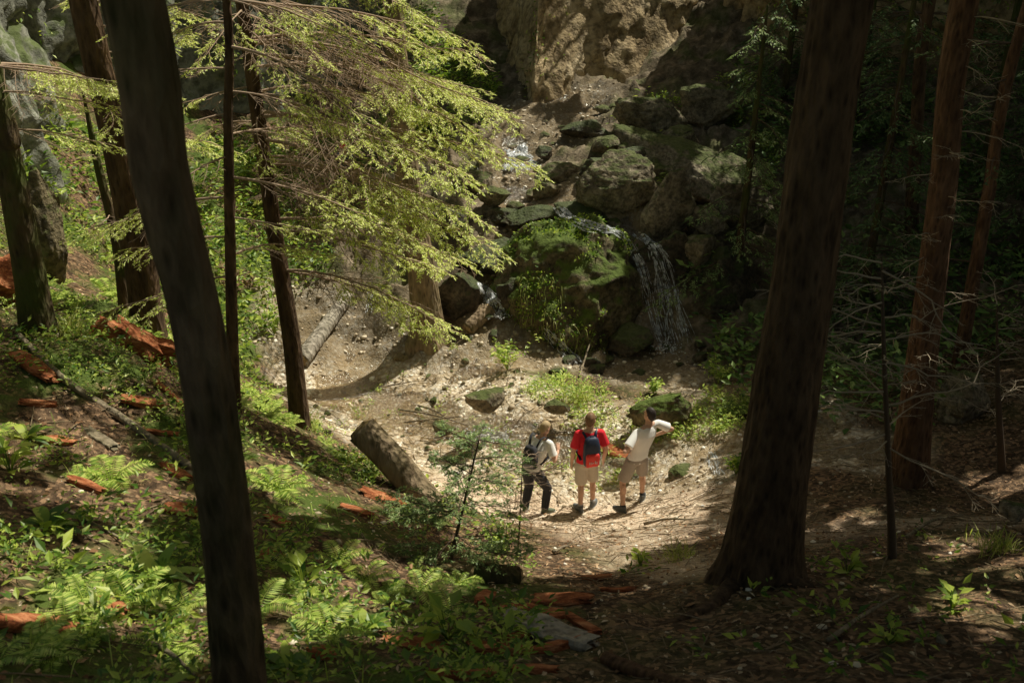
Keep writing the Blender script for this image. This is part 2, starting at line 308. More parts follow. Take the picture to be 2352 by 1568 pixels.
# ------------------------------------------------------------------ cliffs
def cliff(path,z0,z1,mat,lean,seed,label,amp=.9,rough=.10):
    pts=np.array(path,float); L=np.r_[0,np.cumsum(np.linalg.norm(np.diff(pts,axis=0),axis=1))]; u=np.arange(0,L[-1],.09); c=np.stack([np.interp(u,L,pts[:,0]),np.interp(u,L,pts[:,1])],1)
    tn=nrm(np.gradient(c,axis=0)); k=9; tn=np.stack([np.convolve(np.pad(tn[:,a],k,mode='edge'),np.ones(2*k+1)/(2*k+1),'valid') for a in(0,1)],1); nr=np.stack([tn[:,1],-tn[:,0]],1); v=np.arange(z0,z1,.09)
    V=np.zeros((len(v),len(u),3)); V[:,:,:2]=c[None]; V[:,:,2]=v[:,None]
    p=V.reshape(-1,3)+seed*9.7; pw=p+.6*np.stack([fbm(p*.6+a*7,2) for a in range(3)],1)
    d=amp*(.8*fbm(pw*np.array([.8,.8,.6]),5)+.35*fbm(pw*np.array([.4,.4,.3]),3,True)); cr=np.abs(vnoise(pw*np.array([.7,.7,.35]))); d=d-.25*np.exp(-(cr/.05)**2)+rough*fbm(p*3.2,4)
    lay=np.floor(d*4+1.3*fbm(p*.7,2))/4; d=(.7*d+.3*lay).reshape(len(v),len(u))
    V[:,:,:2]+=nr[None]*(d+lean*(v[:,None]-z0))[:,:,None]
    m=len(u); ii=(np.arange(len(v)-1)[:,None]*m+np.arange(m-1)[None]).ravel(); mb=MB(); mb.add(V.reshape(-1,3),np.stack([ii,ii+1,ii+m+1,ii+m],1)); o=mb.build('cliff',mat); tag(o,label,'cliff',kind='structure')
    return V.reshape(-1,3),np.repeat(nr[None],len(v),0).reshape(-1,2)
cvA=cliff([(-1.6,34),(-.7,30.5),(-.1,28.),(.5,27.1),(2.4,28.2),(5.,29.6),(6.2,30.4)],2.2,12.5,M_cliff,-.34,1,'tan limestone cliff face above the upper stream',.5,.06)
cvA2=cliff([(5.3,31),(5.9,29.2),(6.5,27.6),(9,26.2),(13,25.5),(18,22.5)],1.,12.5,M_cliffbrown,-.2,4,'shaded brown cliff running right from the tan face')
cvB=cliff([(-14,20.5),(-10.5,22.3),(-8.6,25),(-7.2,27),(-4.7,29.6),(-2.8,34.5)],1.5,12.5,M_cliffgrey,-.06,2,'grey cliff standing behind the sunlit spruce')
cvC=cliff([(-10.4,11.),(-8.5,14.),(-8.1,17),(-8.9,19.5),(-11.,22)],2.,10.5,M_cliffgrey,-.12,3,'mossy grey cliff at the upper left edge')
ivy=MB()
for (V,nr),nn,zlim in ((cvA,500,9),(cvA2,4500,9),(cvB,2500,9),(cvC,5200,9)):
    k=fbm(V*.5+3,3)>(.26 if V is cvA[0] else .0); idx=np.where(k&(V[:,2]<zlim))[0]; idx=rng.choice(idx,nn); B=V[idx]+rng.normal(0,.06,(nn,3)); D=np.c_[nr[idx],U(-.6,.5,nn)]+rng.normal(0,.5,(nn,3)); L_=U(.06,.16,nn)
    leaves(ivy,B,D,np.tile([0,0,1.],(nn,1))+rng.normal(0,.3,(nn,3)),L_,L_*.5)
tag(ivy.build('cliff_greenery',M_herb,smooth=False),'leafy green plants clinging to the cliffs','plants',kind='stuff')
# ------------------------------------------------------------------ rocks
def ico(sub):
    b=bmesh.new(); bmesh.ops.create_icosphere(b,subdivisions=sub,radius=1.); V=np.array([v.co for v in b.verts]); T=np.array([[v.index for v in f.verts] for f in b.faces]); b.free(); return V,T
ICO6=ico(6);ICO5=ico(5);ICO3=ico(3);ICO4=ico(4);ICO1=ico(1)
BV=[np.c_[XY,Z]]; BF=[QG]; bn=[len(XY)]
def boulder(c,s,mat,label,seed,rot=0,rough=.38,ang=0.,ic=None,cut=.5,group=None):
    V,T=ic or ICO5; V=V.copy(); d=1+rough*fbm(V*1.1+seed*5.1,3)
    pl=nrm(np.random.default_rng(seed).normal(0,1,(14,3)))
    V=V*d[:,None]
    for q in pl:
        e=V@q; V=V-np.maximum(0,e-cut)[:,None]*q*.9
    V=V*(1+.16*fbm(V*2.4+seed*3.3,4)+.07*fbm(V*6+seed,4,True)+.03*fbm(V*15+seed,3))[:,None]
    V=V*np.array(s); R=np.array(Matrix.Rotation(rot,3,'Z')@Matrix.Rotation(ang,3,'Y')); V=V@R.T
    mb=MB(); mb.add(V,None,T); o=mb.build('boulder',mat); o.location=tuple(c)
    if not group: BV.append(V+np.array(c)); BF.append(T+bn[0]); bn[0]+=len(V)
    return tag(o,label,'boulder',group)
def rk(px,py,wp,hp,Y,mat,label,seed,rot=0.,ang=0.,dep=.8,big=False,cut=.5,rough=.38):
    if Y is None: b=G(px,py+hp*.36); c=b+np.array([0,wp*mpp(b)*.15,hp*mpp(b)*.32])
    else: c=P(px,py,Y)
    m=mpp(c); return boulder(c,(wp*m*.5*1.35,wp*m*.5*dep*1.1,hp*m*.5*1.35),mat,label,seed,rot,rough,ang,ICO6 if big else ICO5,cut)
mound=rk(1315,690,305,295,19.9,M_mound,'large green mossy rock mound left of the waterfall',3,.2,0,.85,big=True,cut=.86,rough=.36)
rk(1500,700,175,285,19.8,M_rockwet,'dark wet rock wall behind the waterfall veil',61,.1,.12,.5,big=True,cut=.75)
rk(1395,445,190,130,None,M_rock,'rounded mossy boulder above the waterfall lip',5,.3,big=True)
rk(1515,495,105,150,None,M_rock,'upright smooth grey boulder at the top of the waterfall',7,.2,.35)
rk(1590,400,260,150,None,M_rock,'long mossy boulder below the shaded cliff',9,-.3,.4,big=True)
rk(1500,285,190,95,None,M_rock,'pale pitted boulder at the foot of the cliff',12,.1,big=True)
rk(1655,660,215,245,19.8,M_rockwet,'big dark overhanging rock right of the waterfall',14,.4,.2,big=True)
rk(1055,680,120,130,None,M_rockwet,'wet dark rock beside the left water chute',17)
rk(1118,922,95,66,15.,M_rock,'sunlit mossy boulder in the middle of the stream bank',19,.5,cut=.5)
rk(1530,940,150,80,15.,M_mound,'mossy boulder in the lit greenery right of the hikers',21)
rk(1275,935,60,36,15.2,M_rock,'small mossy stone under the grassy plant',23)
rk(1575,1084,100,28,13.7,M_rock,'flat grey stone beside the hiker with hands on hips',25,.1)
rk(2215,935,185,135,13.5,M_rock,'mossy rock on the bank right of the reddish trunk',27,.4)
rk(1130,458,80,60,None,M_rock,'small grey stone left of the rounded boulder',29)
rk(1243,440,60,54,None,M_rock,'small pale stone in the upper stream',31,.6)
rk(1160,500,70,56,None,M_rockwet,'dark stone near the upper left of the mound',33)
rk(1395,340,80,50,None,M_rock,'brown stone on the upper gravel bed',35)
rk(1250,356,46,30,None,M_rockwet,'dark wet stone beside the upper cascade',36)
rk(2335,1175,60,50,8.6,M_rock,'pale stone at the right edge of the slope',37)
rk(215,735,110,90,12.,M_mound,'mossy outcrop stone beside the red rotten log',39,.4)
rk(95,560,130,300,13.6,M_mound,'tall mossy outcrop behind the leftmost trunk',41,.2,0,.8,big=True)
rk(1440,790,110,70,18.5,M_rockwet,'dark rock at the foot of the mossy mound',43)
rk(1030,510,100,70,None,M_rockwet,'dark stone behind the big lit tree base',45)
rk(1425,1062,60,26,14.,M_rock,'low stone between the hikers at the water edge',47)
rk(1690,955,130,70,14.8,M_mound,'mossy stone at the right end of the lit greenery',49)
rk(730,1140,60,44,9.7,M_rock,'small stone half buried in the left slope',51)
rk(1020,985,50,26,15.2,M_rock,'small stone by the driftwood sticks',53)
rk(1340,300,120,50,None,M_rockwet,'flat ledge stone beside the upper gravel bed',54,.2)
rk(1290,395,110,50,None,M_rock,'low pitted ledge left of the rounded boulder',55,.1)
rk(1700,480,190,140,None,M_rock,'mossy boulder at the right end of the boulder heap',57,.4,big=True)
rk(1620,260,150,100,None,M_rock,'shaded boulder under the brown cliff',58,.2)
rk(1450,370,100,70,None,M_rockwet,'dark boulder wedged between the two mossy boulders',59,.3)
rk(1230,560,130,80,None,M_rockwet,'dark ledge rock above the left side of the mound',60,.3)
rk(1500,400,90,70,None,M_rock,'angular brown rock left of the long mossy boulder',62,.5)
rk(1560,320,130,80,None,M_rock,'broken rock under the pale pitted boulder',63,.9)
rk(1620,510,110,90,None,M_rock,'angular rock right of the upright smooth boulder',64,.1)
rk(1600,580,130,100,None,M_rock,'tan rock low on the right side of the waterfall lip',65,.1)
rk(1130,600,150,100,None,M_rockwet,'dark stepped rock above the left water chute',66,.4)
rk(1180,690,90,80,None,M_rockwet,'dark rock between the left chute and the mound',67,.2)
rk(1330,490,140,60,None,M_rockwet,'flat dark ledge where the thin rapid begins',68,.1)
rk(1090,420,110,70,None,M_rock,'brown ledge rock left of the upper stream bed',69,.1)
rk(1240,500,130,60,None,M_rockwet,'broad dark wet ledge left of the thin rapid',70,.2)
rk(1380,395,120,55,None,M_rockwet,'dark step of rock above the rounded boulder',71,.2)
def stones(pts,s0,s1,mat,label,group,sd):
    for k,(x,y) in enumerate(pts):
        s=U(s0,s1); c=on(x,y)+np.array([0,0,s*.2]); boulder(c,(s*U(.8,1.4),s*U(.7,1.1),s*U(.5,.8)),mat,label,sd+k,U(0,3),ic=ICO3,group=group)
q=np.c_[U(-1.6,4.8,90),U(20.6,27.,90)]; q=q[fbm(np.c_[q*.8,np.zeros(90)],2)>-.1][:50]
stones(q,.09,.32,M_rock,'one of the loose stones strewn over the upper stream bed','loose stones on the upper stream bed',200)
q=np.c_[U(-1.2,4.,18),U(17.2,18.8,18)]; stones(q,.08,.26,M_rockwet,'one of the wet stones in the pool below the waterfall','wet stones below the waterfall',300)
q=np.c_[U(-4.2,2.4,60),U(13.9,18,60)]; stones(q,.03,.12,M_rock,'one of the small stones standing out of the shallow gravel stream','small stones in the gravel stream',400)
q=np.c_[U(2.,6.,18),U(5,9.,18)]; stones(q,.03,.09,M_rock,'one of the small stones on the lower right slope','stones on the lower right slope',500)
BT=BVHTree.FromPolygons(np.vstack(BV).tolist(),[f for a in BF for f in a.tolist()])
def RC(px,py,off=.03):
    d=Vector(P(px,py,1.)-np.array([0,0,H])).normalized(); h=BT.ray_cast(Vector((0,0,H)),d)
    return np.array(h[0]-d*off)
def pebbles(xs,ys,s,name,label,mat):
    V,T=ICO1; n=len(xs); p=on(xs,ys); sc=s[:,None]*U(.6,1.2,(n,3))*np.array([1,1,.6]); a=U(0,6.28,n); Vn=V[None]*(1+.25*rng.normal(0,.6,(n,len(V),1)))*sc[:,None]
    x=Vn[:,:,0]*np.cos(a)[:,None]-Vn[:,:,1]*np.sin(a)[:,None]; y=Vn[:,:,0]*np.sin(a)[:,None]+Vn[:,:,1]*np.cos(a)[:,None]; Vn=np.stack([x,y,Vn[:,:,2]],2)+p[:,None]
    mb=MB(); mb.add(Vn,None,(np.arange(n)[:,None,None]*len(V)+T[None]).reshape(-1,3)); return tag(mb.build(name,mat),label,'pebbles',kind='stuff')
pick=lambda m,n:rng.choice(len(XY),n,p=m/m.sum())
k=pick(grav*(1-.35*wet)*(XY[:,1]<30),7500); xy=XY[k]+U(-.05,.05,(len(k),2)); pebbles(xy[:,0],xy[:,1],.008+.06*U(0,1,len(k))**4,'stream_pebbles','pale pebbles scattered over the stream bed',M_pebble)
k=pick((pathm+.12*(XY[:,1]<12))*(XY[:,1]>3)*(XY[:,1]<17),5000); xy=XY[k]+U(-.05,.05,(len(k),2)); pebbles(xy[:,0],xy[:,1],.006+.04*U(0,1,len(k))**5,'path_pebbles','small stones on the footpath and slope',M_pebble)
near=(1-grav)*(XY[:,1]>2.5)*(XY[:,1]<16)*(np.abs(XY[:,0])<9)
k=pick(near*(1-.5*pathm),20000); xy=XY[k]+U(-.05,.05,(len(k),2)); n=len(k); mb=MB(); D=rdir(n,-.35,.35); L_=U(.02,.08,n)
leaves(mb,on(xy[:,0],xy[:,1],.008),D,np.tile([0,0,1.],(n,1))+rng.normal(0,.35,(n,3)),L_,L_*U(.2,.7,n)); tag(mb.build('leaf_litter',M_litter,smooth=False),'dead leaves and bark chips on the slope','leaf litter',kind='stuff')
k=pick(near+2.2*np.maximum(grav,pathm)*(1-wet)*(XY[:,1]<18.5)*(XY[:,1]>9)*(np.abs(XY[:,0])<6),3200); xy=XY[k]; mb=MB()
for x,y in xy:
    b=on(x,y,.015); a=U(0,6.28); l=U(.08,.55); d=np.array([math.cos(a),math.sin(a)])*l; e=on(x+d[0],y+d[1],.02); mb.tube([b,(b+e)/2+[U(-.03,.03),U(-.03,.03),.015],e],[.003+.008*l,.003+.006*l,.002],4,False)
tag(mb.build('fallen_twigs',M_barkbrown),'thin fallen twigs littering the ground','fallen twigs',kind='stuff')
# ------------------------------------------------------------------ trees
def spline(pts,rad,step):
    P_=np.array(pts,float); L=np.r_[0,np.cumsum(np.linalg.norm(np.diff(P_,axis=0),axis=1))]; u=np.linspace(0,L[-1],max(4,int(L[-1]/step)))
    Q=np.vstack([2*P_[0]-P_[1],P_,2*P_[-1]-P_[-2]]); o=[]
    for x in u:
        k=min(np.searchsorted(L,x,side='right')-1,len(P_)-2); t=(x-L[k])/(L[k+1]-L[k]); a,b,c,d=Q[k:k+4]
        o.append(.5*(2*b+(c-a)*t+(2*a-5*b+4*c-d)*t*t+(3*b-a-3*c+d)*t**3))
    return np.array(o),np.interp(u,L,rad),u
def trunk(mb,pts,rad,flare=0.,seed=0,n=30,step=.06,bump=.07,lobes=5):
    c,r,u=spline(pts,rad,step)
    def rn(Pn,th):
        m,k=len(Pn),len(th); q=np.zeros((m,k,3)); q[:,:,0]=np.cos(th)*2.4; q[:,:,1]=np.sin(th)*2.4; q[:,:,2]=u[:,None]*1.1
        q=q.reshape(-1,3)+seed*7.7; f=1+bump*(fbm(q,4)+.6*fbm(q*np.array([3,3,1.5]),3,True)).reshape(m,k)
        return f*(1+flare*np.exp(-u/.38)[:,None]*(1+.55*np.sin(lobes*th+seed)+.3*np.sin(3*th+2*seed))[None])
    mb.tube(c,r,n,True,rn=rn)
def needles(N,A,B,ln,wd,sp):
    A=np.array(A);B=np.array(B); d=B-A; L=np.linalg.norm(d,axis=1); c=np.maximum(2,(L/sp).astype(int)); k=np.repeat(np.arange(len(A)),c)
    t=U(0,1,len(k)); D0=nrm(d)[k]; p=A[k]+d[k]*t[:,None]; side=nrm(np.cross(D0,[0,0,1.])); sg=np.where(U(0,1,len(k))<.5,-1,1)[:,None]
    D=nrm(D0*.85+side*sg*.62+rng.normal(0,.2,(len(k),3))); S=nrm(np.cross(D,nrm(np.array([0,0,1.])+rng.normal(0,.35,(len(k),3))))); l=ln*U(.6,1.2,len(k)); rhomb(N,p,D,S,l,wd*U(.7,1.2,len(k)))
def spruce_branch(seg,W,o,az,L,droop,up,dens=1.,bare=.3,tw=.0045,fill=1.,bw=1.,wob=.012,hang=0.):
    o=np.array(o,float); t=np.linspace(0,1,10); dh=np.array([math.cos(az),math.sin(az),0]); sd=np.array([-dh[1],dh[0],0]); wv=U(-.12,.12)*L
    Pm=o+dh*(L*t)[:,None]+np.array([0,0,1.])*(L*(up*t-droop*t**2+.25*droop*t**4))[:,None]+sd*(wv*np.sin(t*2.6))[:,None]
    Pm=Pm+np.cumsum(rng.normal(0,wob*L,(10,3)),0)*t[:,None]
    W.tube(Pm,np.linspace(.006+.006*L,.003,10)*bw,5,False); tg=nrm(np.gradient(Pm,axis=0)); m=max(6,int(L/.075*dens))
    for k in range(m):
        s=.08+.92*(k+.5)/m; p=np.array([np.interp(s,t,Pm[:,a]) for a in range(3)]); d=nrm(np.array([np.interp(s,t,tg[:,a]) for a in range(3)])); side=nrm(np.cross(d,[0,0,1.]))*(1 if k%2 else -1)
        tl=L*.34*(1-.78*s)*U(.45,1.25)+.07; td=nrm(d*.8+side*.75+np.array([0,0,U(-.3,.08)-hang])); e1=p+td*tl*.5+rng.normal(0,.02*tl,3); e2=p+td*tl+np.array([0,0,-(.10+.35*hang)*tl])+d*tl*.1
        W.tube([p,e1,e2],[tw,tw*.8,tw*.5],3,False); green=s>bare*U(.6,1.4) and U(0,1)<fill
        if green: seg.append((p+(e1-p)*.3,e1)); seg.append((e1,e2))
        for j in range(int(2+tl*10)):
            f=U(.2,.95); b=p+(e2-p)*f; sd2=nrm(np.cross(td,[0,0,1.]))*(1 if j%2 else -1); dd=nrm(td*.8+sd2*.7+rng.normal(0,.12,3)-np.array([0,0,.08+hang])); l2=tl*.42*(1.1-f*.7)*U(.6,1.2)+.03; e=b+dd*l2
            W.tube([b,e],[tw*.55,tw*.35],3,False)
            if green: seg.append((b,e))
    seg.append((Pm[-2],Pm[-1]+tg[-1]*.06))
def tree(name,label,pts,rad,mat,branches=(),nm=None,wm=None,flare=.25,seed=0,group=None,need=(.05,.011,.010),n=30,cat='tree',dens=1.,bare=.3,fill=1.,step=.06,bump=.07,twig=.0045,bw=1.,wob=.012,hang=0.):
    e=empty(name,pts[0],label,cat,group); mb=MB(); pts=[np.array(p,float) for p in pts]; p0=pts[0]-np.array([0,0,.35]); trunk(mb,[p0]+pts,[rad[0]]+list(rad),flare,seed,n,step,bump); keep(mb.build('trunk',mat,e))
    if len(branches):
        seg=[];W=MB()
        for b in branches: spruce_branch(seg,W,*b,dens=dens,bare=bare,fill=fill,tw=twig,bw=bw,wob=wob,hang=hang)
        keep(W.build('branches',wm or M_twig,e))
        if nm: N=MB(); needles(N,[s[0] for s in seg],[s[1] for s in seg],*need); keep(N.build('crown',nm,e,smooth=False))
    return e
def along(pts,z): pts=np.array(pts); return np.array([np.interp(z,pts[:,2],pts[:,a]) for a in range(3)])
q=[P(548,1568,4.3),P(532,1330,4.3),P(505,1100,4.3),P(450,730,4.3),P(370,400,4.3),P(303,0,4.3)]; q[0][2]=min(q[0][2],float(hz(q[0][0],q[0][1])))
m_=[mpp(a) for a in q]
E_left=tree('spruce_tree','near dark curved trunk crossing the whole left of the view',q+[q[-1]+np.array([-.25,0,2.]),q[-1]+np.array([-.4,0,8.])],[60*m_[0],57*m_[1],56*m_[2],56*m_[3],63*m_[4],70*m_[5],.12,.06],M_barkgrey,flare=.0,seed=2,n=64,step=.03,bump=.1)
b=G(1745,1325); q=[b,P(1775,1100,b[1]),P(1835,700,b[1]),P(1888,300,b[1]),P(1935,0,b[1])]
E_right=tree('spruce_tree','broad dark trunk with flared roots right of the hikers',q+[q[-1]+np.array([.1,0,3]),q[-1]+np.array([.2,0,9.])],[86*mpp(q[0]),78*mpp(q[1]),68*mpp(q[2]),67*mpp(q[3]),70*mpp(q[4]),.16,.06],M_barkdark,flare=.6,seed=5,n=64,step=.04,bump=.09)
for pp,rr in (([(1700,1330),(1640,1390),(1580,1420),(1500,1440)],(.11,.07,.05,.02)),([(1800,1330),(1850,1345),(1930,1350)],(.09,.06,.02))):
    mb=MB(); c,r,u=spline([G(a,b_,-.01) for a,b_ in pp],rr,.06); mb.tube(c,r,10); keep(mb.build('root',M_barkdark,E_right))
b=G(2085,1108); q=[b,P(2120,800,b[1]),P(2165,430,b[1]),P(2215,0,b[1])]
br=[(along(q,z),U(-2.9,.6),U(.5,1.5),U(-.2,.35),U(-.2,.25)) for z in np.linspace(b[2]+1.8,7.6,18)]
E_red=tree('spruce_tree','slim reddish trunk with dead branches on the right',q+[q[-1]+np.array([.2,0,5.])],[42*mpp(q[0]),33*mpp(q[1]),30*mpp(q[2]),30*mpp(q[3]),.05],M_barkred,br,None,M_paletwig,.35,7,dens=.3,n=44,step=.05,bw=.6,wob=.04,twig=.0035)
b=G(2200,850); q=[b,P(2265,480,b[1]),P(2335,100,b[1])]
br=[(along(q,z),U(1.6,4.6),U(.8,1.8),.2,0.) for z in np.linspace(b[2]+2.,8,9)]
tree('spruce_tree','thin far trunk right of the reddish trunk',q+[q[-1]+np.array([.6,0,5.])],[16*mpp(q[0]),14*mpp(q[1]),13*mpp(q[2]),.04],M_barkred,br,M_dark,M_twigdark,.2,9,dens=.5,need=(.09,.03,.03))
b=G(2090,560); q=[b,P(2105,300,b[1]),P(2130,30,b[1])]
br=[(along(q,z),U(0,6.28),U(1.,2.2),.3,0.) for z in np.linspace(b[2]+1.2,9,16)]
tree('spruce_tree','far shaded trunk left of the reddish trunk top',q+[q[-1]+np.array([.2,0,5.])],[16*mpp(q[0]),14*mpp(q[1]),14*mpp(q[2]),.04],M_barkdark,br,M_dark,M_twigdark,.2,11,dens=.5,need=(.10,.035,.035))
b=G(2048,1282); q=[b,P(2040,1050,b[1]),P(2030,800,b[1]),P(2025,590,b[1])]
br=[(along(q,z),(U(2.0,4.2) if k%3 else U(-.9,.9)),U(.3,1.0),U(-.3,.3),U(-.15,.35)) for k,z in enumerate(np.linspace(b[2]+1.2,q[-1][2]-.05,26))]
tree('dead_sapling','thin dead sapling with pale bare twigs on the right slope',q,[10*mpp(q[0]),7*mpp(q[1]),5*mpp(q[2]),.006],M_twigdark,br,None,M_paletwig,.3,13,n=10,dens=.45,twig=.0036,cat='sapling',bw=.85,wob=.05)
b=G(2300,1085); q=[b,P(2292,900,b[1]),P(2290,700,b[1])]
br=[(along(q,z),U(0,6.28),U(.3,.8),U(-.2,.2),.2) for z in np.linspace(b[2]+.8,q[-1][2],16)]
tree('dead_sapling','thin bare sapling at the far right beside the mossy rock',q,[9*mpp(q[0]),6*mpp(q[1]),.006],M_twigdark,br,None,M_paletwig,.3,15,n=10,dens=.4,twig=.003,cat='sapling',bw=.7,wob=.05)
b=G(342,765); q=[b,P(320,600,b[1]),P(262,300,b[1]),P(190,0,b[1])]
br=[(along(q,z),U(-1.5,2.),U(.8,1.8),U(.1,.4),0.) for z in np.linspace(6,9,10)]
tree('spruce_tree','dark trunk behind the near left trunk with a red log at its base',q+[q[-1]+np.array([-.3,0,6.])],[36*mpp(q[0]),35*mpp(q[1]),32*mpp(q[2]),31*mpp(q[3]),.06],M_barkdark,br,M_spruce,M_twig,.3,17,dens=.85,hang=.15)
b=G(85,755); q=[b,P(62,600,b[1]),P(15,350,b[1]),P(-30,150,b[1])]
br=[(along(q,z),U(-1.,1.2),U(1.,1.8),U(.1,.4),0.) for z in np.linspace(6.5,9,7)]
tree('spruce_tree','leftmost dark trunk leaning out past the left edge',q+[q[-1]+np.array([-.5,0,7.])],[36*mpp(q[0]),33*mpp(q[1]),30*mpp(q[2]),29*mpp(q[3]),.06],M_barkmoss,br,M_spruce,M_twig,.35,19,dens=.8,hang=.15)
b=G(288,728); q=[b,P(268,560,b[1]),P(225,380,b[1]),P(190,210,b[1])]
br=[(along(q,z),U(0,6.28),U(.3,.9),.1,.2) for z in np.linspace(b[2]+1.4,q[-1][2],14)]
tree('sapling','thin crooked sapling left of the dark trunk pair',q,[12*mpp(q[0]),11*mpp(q[1]),9*mpp(q[2]),.015],M_barkmoss,br,M_spruce,M_twig,.2,21,n=12,dens=.4,fill=.5,cat='sapling')
# bright spruces
b=G(540,940); q=[b,P(532,700,b[1]),P(524,300,b[1]),P(520,0,b[1])]
br=[(along(q,z),(U(-.7,.9) if k%2 else U(2.2,4.)),U(.9,2.1),U(.15,.4),U(-.1,.1)) for k,z in enumerate(np.linspace(4.8,8.8,18))]
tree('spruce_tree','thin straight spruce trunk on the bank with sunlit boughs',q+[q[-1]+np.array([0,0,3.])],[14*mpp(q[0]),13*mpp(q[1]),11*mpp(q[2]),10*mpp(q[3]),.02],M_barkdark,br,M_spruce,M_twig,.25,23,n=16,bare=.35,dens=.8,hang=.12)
b=G(688,978); q=[b,P(672,800,b[1]),P(635,560,b[1]),P(590,250,b[1]),P(560,40,b[1])]
T6=q+[q[-1]+np.array([-.1,0,3.])]
br=[]
for tx,ty in [(1110,150),(1205,235),(1205,345),(1130,560),(1040,765),(830,555),(1000,640),(720,345),(930,720),(1060,90),(960,30),(1110,410),(860,330),(1010,260),(820,60),(760,170),(1090,620),(980,470),(1180,300),(1020,540),(920,180),(1100,505),(900,420),(800,480),(700,100),(660,220),(450,150),(440,320),(780,280),(1090,230),(640,400)]:
    tip=P(tx,ty,12.2+U(-1.4,1.2)); o=along(T6,min(9.3,tip[2]+U(.3,.7))); hd=np.hypot(tip[0]-o[0],tip[1]-o[1]); dr=U(.25,.5); upv=np.clip((tip[2]-o[2])/hd+.75*dr,-.6,.5)
    br.append((o,math.atan2(tip[1]-o[1],tip[0]-o[0]),max(.7,hd*.98),dr,upv))
for z in np.linspace(5.2,8.8,6): br.append((along(T6,z),U(1.6,4.2),U(.8,1.6),U(.15,.4),0.))
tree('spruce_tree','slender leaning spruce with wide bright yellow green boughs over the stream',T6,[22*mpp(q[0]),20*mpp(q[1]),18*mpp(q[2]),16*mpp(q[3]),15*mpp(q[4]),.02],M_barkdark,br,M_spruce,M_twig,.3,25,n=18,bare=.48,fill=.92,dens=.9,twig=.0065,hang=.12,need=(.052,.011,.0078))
b=G(985,775); q=[b,P(965,600,b[1]),P(935,400,b[1]),P(915,180,b[1])]
br=[(along(q,z),U(0,6.28),U(1.6,2.6),U(.2,.4),U(-.1,.1)) for z in np.linspace(5.5,9,7)]
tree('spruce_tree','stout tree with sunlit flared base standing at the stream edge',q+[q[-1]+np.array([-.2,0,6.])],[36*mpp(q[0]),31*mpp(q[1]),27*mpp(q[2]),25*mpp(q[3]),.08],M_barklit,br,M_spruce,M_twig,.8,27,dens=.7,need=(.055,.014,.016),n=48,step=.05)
b=G(1035,1290); q=[b,P(1060,1180,b[1]),P(1100,1010,b[1])]
br=[(along(q,z),U(0,6.28),U(.4,.75)*(1.3-(z-b[2])/(q[-1][2]-b[2])*.8),U(-.1,.25),U(.0,.3)) for z in np.linspace(b[2]+.2,q[-1][2],30)]
tree('young_spruce','young green spruce with feathery twigs in front of the left hiker',q,[.020,.014,.006],M_twigdark,br,M_young,M_twigdark,.2,29,n=10,dens=1.1,need=(.036,.011,.006),bare=.12,twig=.003,bw=.7,wob=.02)
b=G(1190,1260); q=[b,P(1195,1180,b[1]),P(1200,1060,b[1])]
br=[(along(q,z),U(0,6.28),U(.25,.6),U(-.1,.2),U(0,.3)) for z in np.linspace(b[2]+.2,q[-1][2],14)]
tree('dead_sapling','bare twiggy sapling at the feet of the left hiker',q,[.012,.009,.004],M_twigdark,br,None,M_twig,.2,30,n=8,dens=.5,twig=.003,cat='sapling',bw=.7,wob=.04)
for k,(px,py,h,lab) in enumerate([(1690,640,5.5,'dark drooping spruce leaning over the shaded rock right of the waterfall'),(1980,700,8,'dense dark spruce behind the dead sapling'),(2250,420,9,'dark spruce in the deep shade at the upper right'),(1960,300,9,'tall dark spruce between the two right trunks'),(2330,640,7,'dark spruce at the right edge of the wood'),(1800,230,8,'dark spruce against the shaded cliff')]):
    b=G(px,py); q=[b,b+np.array([.05,0,h*.5]),b+np.array([.1,.1,h])]
    br=[(along(q,z),U(0,6.28),(2.3-1.9*(z-b[2])/h)*U(.7,1.1),U(.25,.5),U(-.15,.05)) for z in np.linspace(b[2]+.5,b[2]+h*.97,int(h*6))]
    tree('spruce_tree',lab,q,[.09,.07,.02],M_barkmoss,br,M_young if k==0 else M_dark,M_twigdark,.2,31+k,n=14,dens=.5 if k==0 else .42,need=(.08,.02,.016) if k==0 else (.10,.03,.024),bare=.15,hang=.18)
# ------------------------------------------------------------------ unseen shade trees added above the view, crowns cut to a sun patch map
el=math.radians(57); az=math.radians(48); SUN=np.array([math.sin(az)*math.cos(el),math.cos(az)*math.cos(el),math.sin(el)])
lit=np.array([(-12,2.6),(-3.2,2.8),(-1.2,6.2),(.6,8.2),(2.3,10.4),(3.1,12.6),(3.5,16),(1.4,17.8),(-.6,19.),(-2,20.2),(-7,20.6),(-12,18),(-14,8)])
def inside(q,poly):
    c=np.zeros(len(q),bool); j=len(poly)-1
    for i_ in range(len(poly)):
        a,b_=poly[i_],poly[j]; c^=((a[1]>q[:,1])!=(b_[1]>q[:,1]))&(q[:,0]<(b_[0]-a[0])*(q[:,1]-a[1])/(b_[1]-a[1]+1e-9)+a[0]); j=i_
    return c
n=60000; qz=U(11.2,17,n); q2=np.c_[U(-9,13,n),U(-3.5,29.5,n)]; p=np.c_[q2[:,0]+qz*SUN[0]/SUN[2],q2[:,1]+qz*SUN[1]/SUN[2],qz]
nn=fbm(np.c_[q2*.95,np.zeros(n)],3); n2=fbm(np.c_[q2*2.1+9,np.zeros(n)],2); ins=inside(q2+.4*np.c_[nn,n2],lit)
box=lambda x0,x1,y0,y1:(q2[:,0]>x0)&(q2[:,0]<x1)&(q2[:,1]>y0)&(q2[:,1]<y1)
